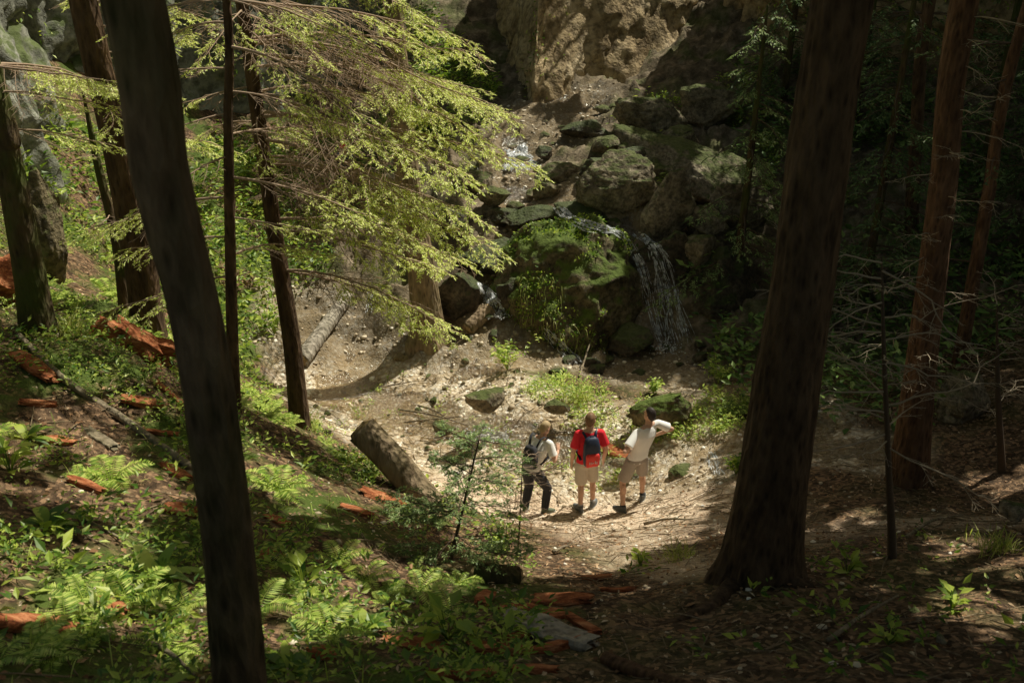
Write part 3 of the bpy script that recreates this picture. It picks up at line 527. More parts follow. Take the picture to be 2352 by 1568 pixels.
thr=np.where(ins,np.where((q2[:,1]<8.)&(q2[:,0]<-1.),.20,.95),np.where(box(-3.2,5.2,23.8,28.8),.34,np.where(box(-9,-2.5,19,30),.1,np.where(box(-1.5,2.4,17.5,20.6),.2,np.where(box(1.2,7,3.5,11),.0,np.where(box(-3,5,20,26),.2,-.4))))))
p=p[np.where(thr<-.3,n2<.44,nn>thr)]  # keep only foliage whose shadow falls where the map wants shade
shade_hosts=[(E_left,-1.6,4.3),(E_right,2.9,7.3),(None,8.6,11.5),(None,12.,17.),(None,15,9.5),(None,14.6,24.5),(None,6,33.5),(None,10.5,32),(None,-.5,36.5),(None,17,17),(None,18,30),(None,8.,3.),(None,14,36)]  # two near trees plus added unseen trunks that carry the shading foliage
labs=['canopy tree on the right slope beyond the reddish trunk','canopy tree deep in the right hand wood','canopy tree high on the right slope','canopy tree at the end of the shaded cliff','canopy tree on top of the tan cliff','canopy tree on top of the brown cliff','canopy tree at the back of the cliff top','canopy tree far right of the ravine','canopy tree far behind the right wood','canopy tree right of the camera slope','canopy tree far behind the cliffs']
tr=np.array([c[1:] for c in shade_hosts]); own=np.argmin(np.linalg.norm(p[:,None,:2]-tr[None],axis=2),1); ci=0
for k,(e,x,y) in enumerate(shade_hosts):
    pp=p[own==k]
    if e is None:
        bs=on(x,y); pts=[bs,bs+np.array([.05,0,5]),np.array([x+.1,y,17.5])]; e=tree('canopy_tree',labs[ci],pts,[.24,.19,.05],M_barkdark,flare=.35,seed=60+k,n=20,step=.15); ci+=1
    if len(pp)<10: continue
    W=MB()
    for j in rng.choice(len(pp),min(26,len(pp)),replace=False):
        s=np.array([x,y,max(10.8,pp[j][2]-.8)]); W.tube([s,(s+pp[j])/2+[0,0,.15],pp[j]],[.05,.035,.012],5,False)
    keep(W.build('branches',M_twigdark,e)); N=MB(); m=len(pp); L_=U(.4,.75,m); leaves(N,pp,rdir(m,-.6,.5),np.tile([0,0,1.],(m,1))+rng.normal(0,.5,(m,3)),L_,L_*.52); keep(N.build('crown',M_sunblock,e,smooth=False))  # these branches and crowns are added out of view to block the sun
# ------------------------------------------------------------------ ground cover
bank=np.array([(-9,16),(-4.9,17.),(-3.3,13.6),(-1.9,11.9),(-.7,10.6),(.2,8.6),(.3,6.5),(-.1,4.),(-6,2.5),(-9,6)])
def field(poly,n,thr,sc=.8,off=0):
    lo,hi=poly.min(0),poly.max(0); q=np.c_[U(lo[0],hi[0],n),U(lo[1],hi[1],n)]; m=inside(q,poly)&(fbm(np.c_[q*sc+off,np.zeros(n)],3)>thr); return q[m]
mb=MB(); q=field(bank,9000,.04,1.0); herb(mb,on(q[:,0],q[:,1]),8,(.03,.07),.45,.13)
q=field(bank,1400,.06,.7,30); herb(mb,on(q[:,0],q[:,1]),9,(.05,.11),.4,.2)
tag(mb.build('bank_herbs',M_herb,smooth=False),'leafy herbs covering the left slope','ground cover',kind='stuff')
mb=MB(); q=field(bank,2400,.09,.9,60); herb(mb,on(q[:,0],q[:,1]),9,(.025,.06),.5,.16)
for a in field(bank,560,.0,.9,80): fern(mb,on(a[0],a[1]),6,U(.15,.40))
q=field(bank,3000,.06,1.1,10); n=len(q); blades(mb,on(q[:,0],q[:,1]),rdir(n,.6,1.4),U(.1,.3,n),np.full(n,.008),U(.2,.8,n))
tag(mb.build('bank_ferns',M_herb2,smooth=False),'pale herbs and small ferns on the left slope','ground cover',kind='stuff')
mb=MB()
rightp=np.array([(1.2,9.6),(3,8.8),(6,9),(9,9.5),(9,4),(4,3.6),(1.2,5)])
q=field(rightp,420,.12,.8,20); herb(mb,on(q[:,0],q[:,1]),7,(.04,.09),.45,.12)
lb=np.array([(-9,16),(-4.9,16.2),(-4.6,19.5),(-3.2,21.5),(-3,27),(-7.4,25.5),(-9,20)]); q=field(lb,2400,-.25); herb(mb,on(q[:,0],q[:,1]),9,(.06,.15),.45,.4)
upl=np.array([(-3.5,25.5),(-.8,25.5),(-.4,29.5),(-3,33)]); q=field(upl,700,-.3); herb(mb,on(q[:,0],q[:,1]),9,(.08,.18),.45,.4)
mr=np.array([(2.,21.8),(6,20.5),(7,27),(3.,27)]); q=field(mr,1200,-.03); herb(mb,on(q[:,0],q[:,1]),8,(.05,.12),.45,.2)
tag(mb.build('undergrowth',M_herb,smooth=False),'leafy undergrowth along both banks of the ravine','undergrowth',kind='stuff')
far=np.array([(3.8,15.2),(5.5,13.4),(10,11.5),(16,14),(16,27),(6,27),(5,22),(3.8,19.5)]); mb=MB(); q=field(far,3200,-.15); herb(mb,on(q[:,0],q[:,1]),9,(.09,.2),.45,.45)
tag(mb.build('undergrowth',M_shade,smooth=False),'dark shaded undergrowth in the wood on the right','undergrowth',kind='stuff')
def surf(o,n,nzmin,f0=-.3,sc=1.6):
    me=o.data; c=np.zeros(len(me.polygons)*3); me.polygons.foreach_get('center',c); c=c.reshape(-1,3); m=np.zeros_like(c).ravel(); me.polygons.foreach_get('normal',m); m=m.reshape(-1,3)
    i_=np.where((m[:,2]>nzmin)&(fbm(c*sc+4,3)>f0))[0]; i_=rng.choice(i_,n); return c[i_]+np.array(o.location),m[i_]
mb=MB(); B,Nn=surf(mound,6500,-.35,.0,1.3); n=len(B); D=Nn*.5+rng.normal(0,.5,(n,3)); L_=U(.03,.10,n); leaves(mb,B+rng.normal(0,.02,(n,3)),D,Nn*.6+[0,0,.5]+rng.normal(0,.4,(n,3)),L_,L_*.55)
tag(mb.build('mound_plants',M_herb,smooth=False),'small leafy plants growing over the rock mound','ground cover',kind='stuff')
mb=MB(); B,Nn=surf(mound,1800,-.3,.05,1.1); B2=B[(B[:,2]<1.7)]; n=len(B2); blades(mb,B2,rng.normal(0,.5,(n,3))+np.array([0,-.5,.3]),U(.12,.3,n),np.full(n,.008),np.full(n,1.3)); tag(mb.build('mound_grass',M_grass,smooth=False),'dry hanging grass on the front of the rock mound','grass',kind='stuff')
isl=np.array([(-.1,15.2),(.2,16.6),(1.,17.),(1.9,16.4),(1.9,15.2),(.8,15.)]); isr=np.array([(2.,14.9),(2.4,16.4),(3.6,16.2),(4.6,14.8),(3.6,14.2)])
mb=MB()
for po,nn_ in ((isl,420),(isr,900)):
    q=field(po,nn_,-.1); herb(mb,on(q[:,0],q[:,1]),8,(.03,.08),.42,.13)
    q=field(po,nn_*2,-.05); n=len(q); blades(mb,on(q[:,0],q[:,1]),rdir(n,.7,1.4),U(.1,.28,n),np.full(n,.009),U(.2,.6,n))
lowp=np.array([(-.5,13.6),(2.2,13.8),(2.4,15),(-.3,15.2)]); q=field(lowp,360,.03,1.3,40); herb(mb,on(q[:,0],q[:,1]),7,(.03,.07),.45,.1)
gb=np.array([(-3.6,15.4),(-1.,14.),(.2,15.2),(-.2,17.2),(-3,18)]); q=field(gb,260,.12,1.4,70); herb(mb,on(q[:,0],q[:,1]),7,(.03,.06),.45,.08)
tag(mb.build('island_plants',M_herb2,smooth=False),'sunlit herbs and grass on the gravel islands','ground cover',kind='stuff')
def plant(px,py,label,kind,h=.4,mat=None,name=None,cat='plant'):
    b=G(px,py); e=empty(name or 'leafy_plant',b,label,cat); mb=MB(); mat=mat or M_herb2
    if kind=='rosette':
        k=15; a=np.arange(k)*2.4; elv=U(.25,1.1,k); D=np.stack([np.cos(a)*np.cos(elv),np.sin(a)*np.cos(elv),np.sin(elv)],1); blades(mb,np.tile(b,(k,1))+D*.02,D,U(.7,1.1,k)*h,U(.16,.24,k)*h,U(.4,.8,k),6)
    elif kind=='broad':
        k=16; D=rdir(k,.1,.9); B=b+np.c_[D[:,:2]*.25*h,U(.1,.8,k)*h]; L_=U(.4,.6,k)*h; leaves(mb,B,D,np.tile([0,0,1.],(k,1)),L_,L_*.55)
        for j in range(k): mb.tube([b,B[j]],[.005,.003],4,False)
    elif kind=='fern': fern(mb,b,9,h)
    elif kind=='tuft':
        k=130; B=b+np.c_[rng.normal(0,.09,(k,2)),np.zeros(k)]; blades(mb,B,rdir(k,.7,1.5),U(.5,1.1,k)*h,np.full(k,.010),U(.2,.7,k))
    else:
        for s in range(11):
            d=rdir(1,.8,1.45)[0]; l=h*U(.5,1.); mb.tube([b,b+d*l*.5+[0,0,.04],b+d*l],[.006,.004,.002],4,False); k=18; t=U(.35,1,k); B=b+d*l*t[:,None]+rng.normal(0,.03,(k,3)); L_=U(.06,.12,k)*(h/.8)**.3; leaves(mb,B,rdir(k,-.2,.6),np.tile([0,0,1.],(k,1))+rng.normal(0,.35,(k,3)),L_,L_*.5)
    keep(mb.build('foliage',mat,e,smooth=False)); return e
for a in [(355,1330,'pale strap leaved plant near the left trunk','rosette',.46,M_herb2),(110,1215,'strap leaved rosette plant at the left edge','rosette',.40,M_herb),(60,1010,'broad pointed leaves plant under the fallen pole','rosette',.34,M_herb),(25,1090,'broad green plant at the far left edge of the slope','broad',.34,M_herb),
 (840,1450,'pale upright leafy plant right of the near trunk','rosette',.32,M_herb),(1030,1470,'broad toothed leaf plant left of the grey bark slab','broad',.36,M_herb),(660,1545,'strap leaved plant at the foot of the near trunk','rosette',.30,M_herb),(700,1360,'leafy herb plant just right of the near trunk','broad',.30,M_herb),
 (250,680,'pale fern beside the thin crooked sapling','fern',.7),(255,1110,'fern left of the near trunk on the slope','fern',.45),(640,1130,'fern between the near trunk and the broken log','fern',.5),(600,930,'fern at the base of the thin straight spruce','fern',.45)]: plant(*a)
sh=('leafy_shrub','shrub'); gt=('grass_tuft','grass tuft')
for a,nc in [((1165,850,'sunlit leafy shrub in front of the dark chute','shrub',1.),sh),((1330,920,'bright tufted plant behind the hiker in red','tuft',.45,M_grass),gt),((1500,905,'bright leafy shrub behind the hiker with hands on hips','shrub',.32),sh),((1650,880,'lit shrub at the right end of the greenery','shrub',.6),sh),((1560,1285,'bright grass tuft left of the broad trunk roots','tuft',.35,M_grass),gt),
 ((1690,1090,'leafy shrub in shade beside the small water drop','shrub',.45,M_herb),sh),((2290,1270,'grass tuft near the right edge of the slope','tuft',.4,M_grass),gt),((700,980,'narrow leaved plant at the foot of the leaning spruce','tuft',.5,M_grass),gt),((630,770,'sunlit leafy shrub between the two spruce trunks','shrub',.9),sh),((160,770,'grass tuft beside the mossy outcrop stone','tuft',.5,M_grass),gt),((1160,1270,'dark leafy shrub just right of the young spruce','shrub',.45,M_herb),sh)]: plant(*a,name=nc[0],cat=nc[1])
for a in [(1470,1300,'low green plant on the path edge','broad',.22,M_herb),(1945,1320,'low leafy plant right of the broad trunk','broad',.22,M_herb),(2040,1480,'small pale herb on the dark lower right slope','broad',.2,M_herb),(2185,1400,'small leafy herb among the right slope stones','broad',.2,M_herb)]: plant(*a)
# ------------------------------------------------------------------ wood
def chunk(px,py,l,wd,h,rot,label,seed,mat=None,lift=.2,name='rotten_wood_chunk',cat='rotten wood'):
    r=np.random.default_rng(seed); m=20; k=14; V=[]
    for i_ in range(m):
        t=i_/(m-1)-.5
        for j in range(k):
            a=2*math.pi*j/k; c_,s_=math.cos(a),math.sin(a); x=t*l
            if i_ in(0,1,m-2,m-1): x+=np.sign(t)*r.uniform(-.08,.4)*l*.5
            V.append((x,wd/2*math.copysign(abs(c_)**.45,c_)*(1-.9*abs(t)**2),h/2*math.copysign(abs(s_)**.45,s_)*(1-.9*abs(t)**2)))
    V=np.array(V); nv=fbm(np.c_[V[:,0]*2.5,V[:,1]*16,V[:,2]*16]+seed*3,3); V[:,1:]*= (1+.6*nv)[:,None]; V[:,2]+=.25*h*fbm(np.c_[V[:,0]*5,V[:,1]*5,V[:,2]*0]+seed,2)
    Q=[(a*k+b_,a*k+(b_+1)%k,(a+1)*k+(b_+1)%k,(a+1)*k+b_) for a in range(m-1) for b_ in range(k)]; V=np.vstack([V,[-l*.42,0,0],[l*.42,0,0]])
    T=[(m*k,(j+1)%k,j) for j in range(k)]+[(m*k+1,(m-1)*k+j,(m-1)*k+(j+1)%k) for j in range(k)]
    b=G(px,py); gx_=float(hz(b[0]+.15*math.cos(rot),b[1]+.15*math.sin(rot))-hz(b[0]-.15*math.cos(rot),b[1]-.15*math.sin(rot)))/.3; gy_=float(hz(b[0]-.15*math.sin(rot),b[1]+.15*math.cos(rot))-hz(b[0]+.15*math.sin(rot),b[1]-.15*math.cos(rot)))/.3
    mb=MB(); mb.add(V,Q,T); o=mb.build(name,mat or M_rot,smooth=False); o.location=(b[0],b[1],b[2]+h*lift+.015); o.rotation_euler=(math.atan(gy_)*.8+r.uniform(-.15,.15),-math.atan(gx_),rot); return tag(o,label,cat)
W_=[(315,800,.8,.5,.30,-.5,'large splintered red rotten log at the foot of the dark left trunk'),(15,690,.8,.6,.6,.3,'red rotten stump broken at the left edge'),(75,850,.6,.18,.10,-.6,'dark red plank of rotten wood below the left stump'),(135,1020,.26,.13,.06,.2,'small red wood chip left of the fallen pole'),(405,1090,.3,.13,.06,-.5,'red bark piece where the fallen pole meets the near trunk'),
(395,915,.4,.10,.06,-.4,'thin red splinter above the fallen pole'),(880,1150,.45,.2,.10,.1,'red rotten piece at the base of the broken log'),(255,1400,.26,.18,.04,-.4,'flat orange wood piece on the lower left slope'),(55,1440,.4,.16,.07,.7,'dark red chunk near the lower left corner'),(160,1455,.22,.13,.05,.9,'small dark red chunk right of the corner piece'),
(1290,1385,.42,.17,.06,-.25,'long red slab above the grey bark slab'),(1265,1420,.2,.16,.06,.3,'short red block touching the grey bark slab'),(1290,1490,.42,.11,.09,.5,'red stick shaped chunk lying across the grey slab'),(1225,1545,.28,.16,.06,-.2,'red chunk at the bottom edge under the grey slab'),(955,1490,.4,.18,.06,-.2,'dark red board among the leaves left of the grey slab'),
(1150,1500,.4,.16,.06,.1,'dark red board just left of the grey slab'),(1420,1358,.28,.11,.05,-.2,'thin red slab on the soil near the broad trunk roots'),(1100,1550,.22,.12,.05,.3,'red wood scrap at the bottom edge of the slope'),(1115,1380,.24,.13,.07,1.3,'upright red shard below the hollow log'),(740,1510,.16,.11,.05,.1,'small red chunk right of the near trunk foot'),
(1408,1040,.42,.22,.12,-.5,'red rotten stump piece between the two right hikers'),(1030,1560,.22,.12,.05,.1,'red scrap near the bottom centre'),(420,1180,.25,.14,.05,.2,'brown rotten scrap behind the near trunk'),(640,1200,.25,.12,.05,-.6,'reddish bark scrap just right of the near trunk'),(620,1280,.2,.09,.04,.5,'thin reddish chip right of the near trunk'),(230,1010,.45,.14,.04,-.7,'grey brown bark strip lying below the fallen pole'),(1340,1440,.3,.12,.06,-.9,'narrow rust brown splinter right of the grey bark slab'),(1190,1470,.25,.1,.06,.8,'small rust brown splinter on the left side of the grey slab'),(1370,1330,.25,.12,.06,.2,'rust brown bark bit at the lower edge of the path'),(330,930,.35,.14,.06,.3,'rust brown slab above the fallen pole near the trunk'),(200,1120,.3,.1,.05,-.3,'rust brown splinter under the grey brown bark strip'),(90,930,.3,.12,.05,.5,'rust brown scrap left of the fallen pole'),(820,1180,.3,.12,.06,-.4,'rust brown splinter left of the broken log base'),(370,1000,.3,.11,.05,.4,'rust brown chip just above the fallen pole'),(1190,1400,.3,.13,.06,.3,'rust red piece between the hollow log and the grey slab')]
for k,a in enumerate(W_): chunk(*a[:6],a[6],100+k,M_barkold if a[6].startswith('grey brown') else None)
chunk(1260,1462,.75,.24,.12,-.75,'pale grey cracked bark slab at the bottom centre',160,M_barkpale,.3,'bark_slab','bark')
def log(pts,rad,label,mat,name='fallen_log',cat='log',n=30,flare=0,seed=1,ends=True,bump=.1,jag=.5):
    e=empty(name,pts[0],label,cat); mb=MB(); trunk(mb,pts,rad,flare,seed,n,.04,bump); keep(mb.build('bark',mat,e))
    if ends:
        for a,b_,r_ in ((pts[0],pts[1],rad[0]),(pts[-1],pts[-2],rad[-1])):
            d=nrm(np.array(a)-np.array(b_)); m2=MB(); m2.tube([a-d*.03,a+d*.015,a+d*.03],[r_*.93,r_*.85,r_*.4],18); V=m2.V[-1]; V+=d*(U(-.3,.6,(len(V),1))*r_*jag); keep(m2.build('broken_end',M_grain,e))
    return e
b=G(972,1140); tip=P(830,985,b[1]+.3); r=36*mpp(tip)
log([b+np.array([.1,-.1,-.1]),(b+tip)/2+[0,0,.03],tip],[r*1.,r*.98,r*1.],'thick broken log with a cut end leaning over the bank',M_barkbrown,'broken_log',seed=3,bump=.04,jag=.25)
log([G(1080,1330,.06),G(1185,1340,.06)],[.11,.12],'dark hollow log below the young spruce',M_barkmoss,seed=7)
log([G(1390,1520,.03),G(1500,1560,.03),G(1600,1590,.03)],[.05,.04,.03],'thin brown branch at the bottom edge',M_barkred,seed=11)
log([G(45,780,.06),G(150,880,.05),G(280,970,.05),G(440,1085,.04)],[.03,.035,.04,.045],'long thin fallen pole lying down the left slope',M_barkold,'fallen_pole','pole',12,seed=13,ends=False)
log([G(1075,765,.1),G(1125,725,.12)],[.15,.14],'short cut log beside the left water chute',M_barkbrown,'log_piece',seed=15)
log([G(692,838,.10),G(745,770,.14),G(800,700,.16)],[.17,.15,.13],'wet pale log lying in the stream behind the leaning spruce',M_barkpale,seed=17)
sticks=[((915,945),(1075,985),'longest driftwood stick on the gravel'),((930,975),(1060,965),'pale driftwood stick crossing the longest one'),((960,935),(1030,970),'short driftwood stick on top of the pile'),((1190,1150),(1310,1112),'grey stick lying in front of the left hiker'),((1480,1210),(1590,1200),'thin stick on the path by the right hiker'),((1270,1275),(1310,1265),'short stick on the path below the hiker in red'),((330,1480),(450,1565),'curved stick at the bottom left'),((1330,870),(1365,760),'slanted stick leaning at the foot of the mound'),((1330,985),(1440,930),'bare branch lying behind the hiker in red'),((1900,1480),(2060,1380),'bare twig on the lower right slope'),((2080,1240),(2210,1190),'dark stick on the right slope'),((1520,960),(1600,900),'bare bent branch in the lit greenery'),((1000,1010),(1090,995),'thin stick on the gravel beside the riffle'),((850,900),(960,880),'thin branch lying on the wet gravel near the big tree'),((1240,1010),(1330,1000),'crooked branch on the gravel behind the left hiker'),((150,1180),(300,1260),'dead branch across the herbs on the left slope')]
for k,(a,b_,lab) in enumerate(sticks):
    p0,p1=G(*a,.04),G(*b_,.05)
    if k==3: p0[2]+=.25;p1[2]+=.45
    mb=MB(); c,r,u=spline([p0,(p0+p1)/2+np.array([U(-.05,.05),U(-.05,.05),.03]),p1],[.02,.016,.008],.05); mb.tube(c,r,8); d=nrm(p1-p0); q=p0+(p1-p0)*.6; mb.tube([q,q+d*.12+np.array([.03,.02,.1])],[.008,.004],6); tag(mb.build('stick',M_barkold),lab,'stick')
# ------------------------------------------------------------------ cascades: thin water laid on the rock surfaces
def cascade(rows,label,ns,r=.012,splash=None,wob=.12,lo=4,hi=12):
    a_=np.array([x[0] for x in rows],float); b_=np.array([x[1] for x in rows],float); k=36; s=np.linspace(0,len(rows)-1,k); ip=lambda A:np.stack([np.interp(s,np.arange(len(rows)),A[:,c]) for c in(0,1)],1); A_,B_=ip(a_),ip(b_); mb=MB()
    for j in range(ns):
        i0=int(U(-2,k-4)); i1=min(k,i0+int(U(lo,hi))); i0=max(0,i0)
        if i1-i0<4: continue
        f=np.clip(U(0,1)+np.cumsum(rng.normal(0,wob*.25,i1-i0)),-.1,1.1)[:,None]; q=A_[i0:i1]*(1-f)+B_[i0:i1]*f
        c=np.array([RC(x,y,U(.02,.05)) for x,y in q]); c=np.stack([np.convolve(np.pad(c[:,d],1,mode='edge'),[.25,.5,.25],'valid') for d in range(3)],1)
        if np.abs(np.diff(c,axis=0)).max()>.5: continue
        mb.tube(c,np.sin(np.linspace(.2,2.95,i1-i0))*r*U(.3,1.3)+.001,5,False,fx=1.5)
    if splash is not None:
        c,ra,n=splash; V,T=ICO1; q=np.c_[rng.normal(0,ra,n),rng.normal(0,ra*.7,n),np.abs(rng.normal(0,ra*.16,n))]+np.array(c); s_=U(.004,.018,n); mb.add((V[None]*s_[:,None,None]+q[:,None]).reshape(-1,3),None,(np.arange(n)[:,None,None]*len(V)+T[None]).reshape(-1,3))
    return tag(mb.build('waterfall',M_foam),label,'waterfall',kind='structure')
cascade([((1166,328),(1204,326)),((1162,358),(1216,358)),((1156,392),(1238,384))],'small white upper cascade in the stream below the gravel bed',300,.024,splash=(RC(1195,388),.24,320))
cascade([((1268,476),(1295,474)),((1288,500),(1325,498)),((1335,528),(1400,518)),((1405,540),(1450,528))],'thin white rapid feeding the waterfall over the mound',110,.009)
cascade([((1400,533),(1425,526)),((1438,560),(1456,552)),((1462,610),(1484,604)),((1478,690),(1508,684)),((1508,796),(1540,786))],'narrow left strand of the main waterfall',70,.0055,splash=(RC(1525,800),.16,140),wob=.2)
cascade([((1440,532),(1480,536)),((1484,560),(1514,560)),((1498,600),(1536,596)),((1512,690),(1562,684)),((1520,796),(1596,790))],'right strand of the main waterfall falling beside the dark rock',130,.0055,splash=(RC(1560,800),.30,300),wob=.2)
cascade([((1095,648),(1110,646)),((1110,685),(1140,680)),((1120,720),(1162,716))],'left water chute beside the short cut log',130,.014,splash=(RC(1142,722),.16,180))
cascade([((847,660),(862,660)),((838,720),(852,718))],'thin water trickle behind the spruce boughs',16,.006)
cascade([((1238,755),(1262,750)),((1275,800),(1302,795)),((1310,838),(1348,832))],'thin rapid running below the left foot of the mound',70,.009)
cascade([((1622,1036),(1642,1036)),((1628,1065),(1656,1065)),((1632,1094),(1664,1090))],'small water drop beside the flat grey stone',50,.007)
cascade([((1070,986),(1075,1002)),((1130,992),(1130,1010)),((1168,994),(1172,1008))],'white riffle in the stream left of the hikers',110,.013,splash=(G(1130,1000),.24,220))
# ------------------------------------------------------------------ people
M_skin=plain('skin',(.60,.36,.245),.55,.08,40,.05); M_white=plain('white_cotton',(.88,.86,.82),.9,.05,25,.4); M_red=plain('red_cotton',(.72,.03,.045),.9,.1,25,.4); M_khaki=plain('khaki_cotton',(.58,.50,.40),.9,.1,25,.4); M_taupe=plain('taupe_cotton',(.35,.30,.255),.9,.1,25,.4)
M_black=plain('dark_cloth',(.04,.04,.045),.85,.2,25,.4); M_navy=plain('navy_nylon',(.025,.035,.065),.5,.2,30,.2); M_redny=plain('red_nylon',(.72,.05,.04),.5,.1,30,.2); M_shoe=plain('grey_shoe',(.13,.14,.14),.7,.2); M_sole=plain('pale_sole',(.45,.44,.42),.8); M_brown=plain('brown_hair',(.20,.11,.055),.6,.3,90,.8); M_blond=plain('fair_hair',(.42,.31,.17),.6,.3,90,.8); M_blk=plain('dark_hair',(.035,.025,.02),.55,.4,90,.8); M_mark=plain('white_print',(.7,.7,.68),.7,.05); M_sock=plain('grey_sock',(.4,.4,.4),.9); M_eye=plain('dark_eye',(.03,.02,.02),.2); M_lip=plain('lip',(.4,.17,.14),.5); M_green=plain('olive_boot',(.14,.16,.10),.7); M_greystrap=plain('grey_strap',(.14,.15,.16),.7)
def remesh(mb,vox,name,mat,parent,it=4):
    o=mb.build(name,mat,parent); m=o.modifiers.new('r','REMESH'); m.mode='VOXEL'; m.voxel_size=vox; s=o.modifiers.new('s','SMOOTH'); s.iterations=it; s.factor=.5
    dg=bpy.context.evaluated_depsgraph_get(); me=bpy.data.meshes.new_from_object(o.evaluated_get(dg)); o.modifiers.clear(); o.data=me
    me.polygons.foreach_set('use_smooth',np.ones(len(me.polygons),bool)); me.name=name; return o
def hand(mb,w,d,s,curl=.5):
    w=np.array(w,float); d=nrm(np.array(d,float)); s=np.array(s,float); s=nrm(s-d*np.dot(s,d)); nn=np.cross(d,s)
    R=np.stack([s,nn,d],1); mb.ell(w+d*.045,(.041,.017,.055),10,7,R)
    for k,l in enumerate((.068,.078,.072,.056)):
        b=w+d*.085+s*(.034-.0225*k); a1=nrm(d+s*(.16-.11*k)); p1=b+a1*l*.45; a2=nrm(a1+nn*curl*.6); p2=p1+a2*l*.32; a3=nrm(a2+nn*curl*.7); mb.tube([b-d*.02,p1,p2,p2+a3*l*.25],[.0095,.0088,.008,.005],8)
    b=w+d*.03+s*.032; mb.tube([b-s*.015,b+s*.022+d*.02,b+s*.03+d*.05+nn*.012],[.012,.0105,.007],8)
def person(loc,rz,sc,ps,label):
    e=empty('person',loc,label,'person',rz=rz); e.scale=(sc,sc,sc)
    ft=ps['feet']; kn=ps['knees']; el_=ps['elbows']; wr=ps['wrists']; hip=np.array(ps.get('hip',(0,0,.93))); ln=np.array(ps.get('lean',(0,0,0)))
    tl=ps.get('tilt',0.); sh=[hip+np.array([sx*.178,0,.51+sx*tl])+ln for sx in(-1,1)]; nk=hip+np.array([0,-.005,.57])+ln*1.1; hc=nk+np.array([0,.03,.155])+ln*.2; Rh=np.array(Matrix.Rotation(ps.get('turn',0),3,'Z')@Matrix.Rotation(ps.get('nod',0),3,'X'))
    hx=lambda v:hc+Rh@np.array(v,float)
    b=MB(); mid=lambda t:hip+(np.array([0,0,.5])+ln)*t
    b.loft([(*mid(-.14),.08,.07),(*mid(-.05),.15,.10),(*mid(.1),.15,.10),(*mid(.3),.13,.09),(*mid(.55),.148,.10),(*mid(.8),.168,.105),(*mid(.98),.145,.08),(*mid(1.1),.07,.06)])
    b.capsule(nk-[0,0,.08],hx((0,-.01,-.07)),.058,.054); b.ell(hc,(.073,.092,.112),16,11,Rh); b.ell(hx((0,.035,-.07)),(.05,.05,.045),12,8,Rh)
    b.capsule(hx((0,.088,.015)),hx((0,.104,-.02)),.011,.014,8)
    for s in(-1,1): b.ell(hx((s*.074,-.005,-.01)),(.012,.02,.032),8,6,Rh)
    for i_,s in enumerate((-1,1)):
        h=hip+np.array([s*.088,0,-.03]); k=np.array(kn[i_],float); a=np.array(ft[i_],float)+[0,0,.09]; b.capsule(h,k,.080,.052); b.capsule(k,a,.051,.036); b.ell(k+(a-k)*.32+np.array([0,-.018,0]),(.049,.052,.11),10,8); b.capsule(sh[i_]-[s*.02,0,.01],el_[i_],.049,.038); b.capsule(el_[i_],wr[i_],.038,.027); b.capsule(nk-[0,0,.02],sh[i_],.048,.050)
        d=nrm(np.array(wr[i_],float)-np.array(el_[i_],float)); hd=ps.get('hands',[None,None])[i_]; hand(b,wr[i_],d if hd is None else hd,ps.get('spread',[(0,1,0),(0,1,0)])[i_],ps.get('curl',.5))
        b.capsule(a-[0,0,.03],a+np.array([math.sin(ps['toe'][i_])*-.12,math.cos(ps['toe'][i_])*.12,-.055]),.036,.03)
    remesh(b,.0065,'body',M_skin,e)
    for s in(-1,1):
        m=MB(); m.ell(hx((s*.03,.083,.012)),(.011,.008,.008),8,6,Rh); m.build('eye',M_eye,e)
    m=MB(); m.ell(hx((0,.086,-.058)),(.022,.006,.006),8,6,Rh); m.build('mouth',M_lip,e)
    m=MB(); V,T=ICO4; V=V.copy(); keepf=(V[:,2]>.22+V[:,1]*.55-.5*np.clip(-V[:,1],0,1)); f=1.05+.08*fbm(V*5+loc[0],3)+.05*(V[:,2]>.5); W2=V*f[:,None]*np.array([.077,.097,.116]); W2=W2@Rh.T+hc; m.add(W2,None,T[keepf[T].all(1)]); m.build('hair',ps['hair'],e)
    if ps.get('cap'): m=MB(); k2=V[:,2]>.25; m.add((V*np.array([.085,.105,.125]))@Rh.T+hc,None,T[k2[T].all(1)]); m.ell(hx((0,.12,.03)),(.07,.06,.008),12,6,Rh); m.build('cap',M_redny,e)
    c=MB(); c.loft([(*mid(-.1),.17,.122),(*mid(.1),.165,.117),(*mid(.3),.152,.107),(*mid(.55),.166,.115),(*mid(.8),.183,.12),(*mid(.98),.16,.096),(*mid(1.08),.083,.073)])
    for i_,s in enumerate((-1,1)):
        E=np.array(el_[i_],float); c.capsule(nk-[0,0,.04],sh[i_],.05,.060); d=E-sh[i_]; c.tube([sh[i_]-d*.05,sh[i_]+d*.3,sh[i_]+d*.74,sh[i_]+d*.76],[.060,.068,.076,.05],14)
    k_=c.V[0]; k_+= .011*fbm(k_*11,3)[:,None]*nrm(k_-np.array([0,0,1.2]))
    remesh(c,.010,'shirt',ps['shirt'],e,3)
    c=MB(); c.loft([(*mid(-.18),.115,.095),(*mid(-.1),.168,.12),(*mid(.0),.17,.122),(*mid(.1),.16,.112)])
    for i_,s in enumerate((-1,1)):
        h=hip+np.array([s*.085,0,-.02]); k=np.array(kn[i_],float); a=np.array(ft[i_],float)+[0,0,.1]
        if ps.get('long'): c.tube([h,h+(k-h)*.5,k,k+(a-k)*.5,a],[.105,.098,.08,.075,.066],14)
        else: c.tube([h,h+(k-h)*.5,h+(k-h)*.9,h+(k-h)*.92],[.10,.10,.096,.066],14)
    remesh(c,.011,'trousers' if ps.get('long') else 'shorts',ps['pants'],e,3)
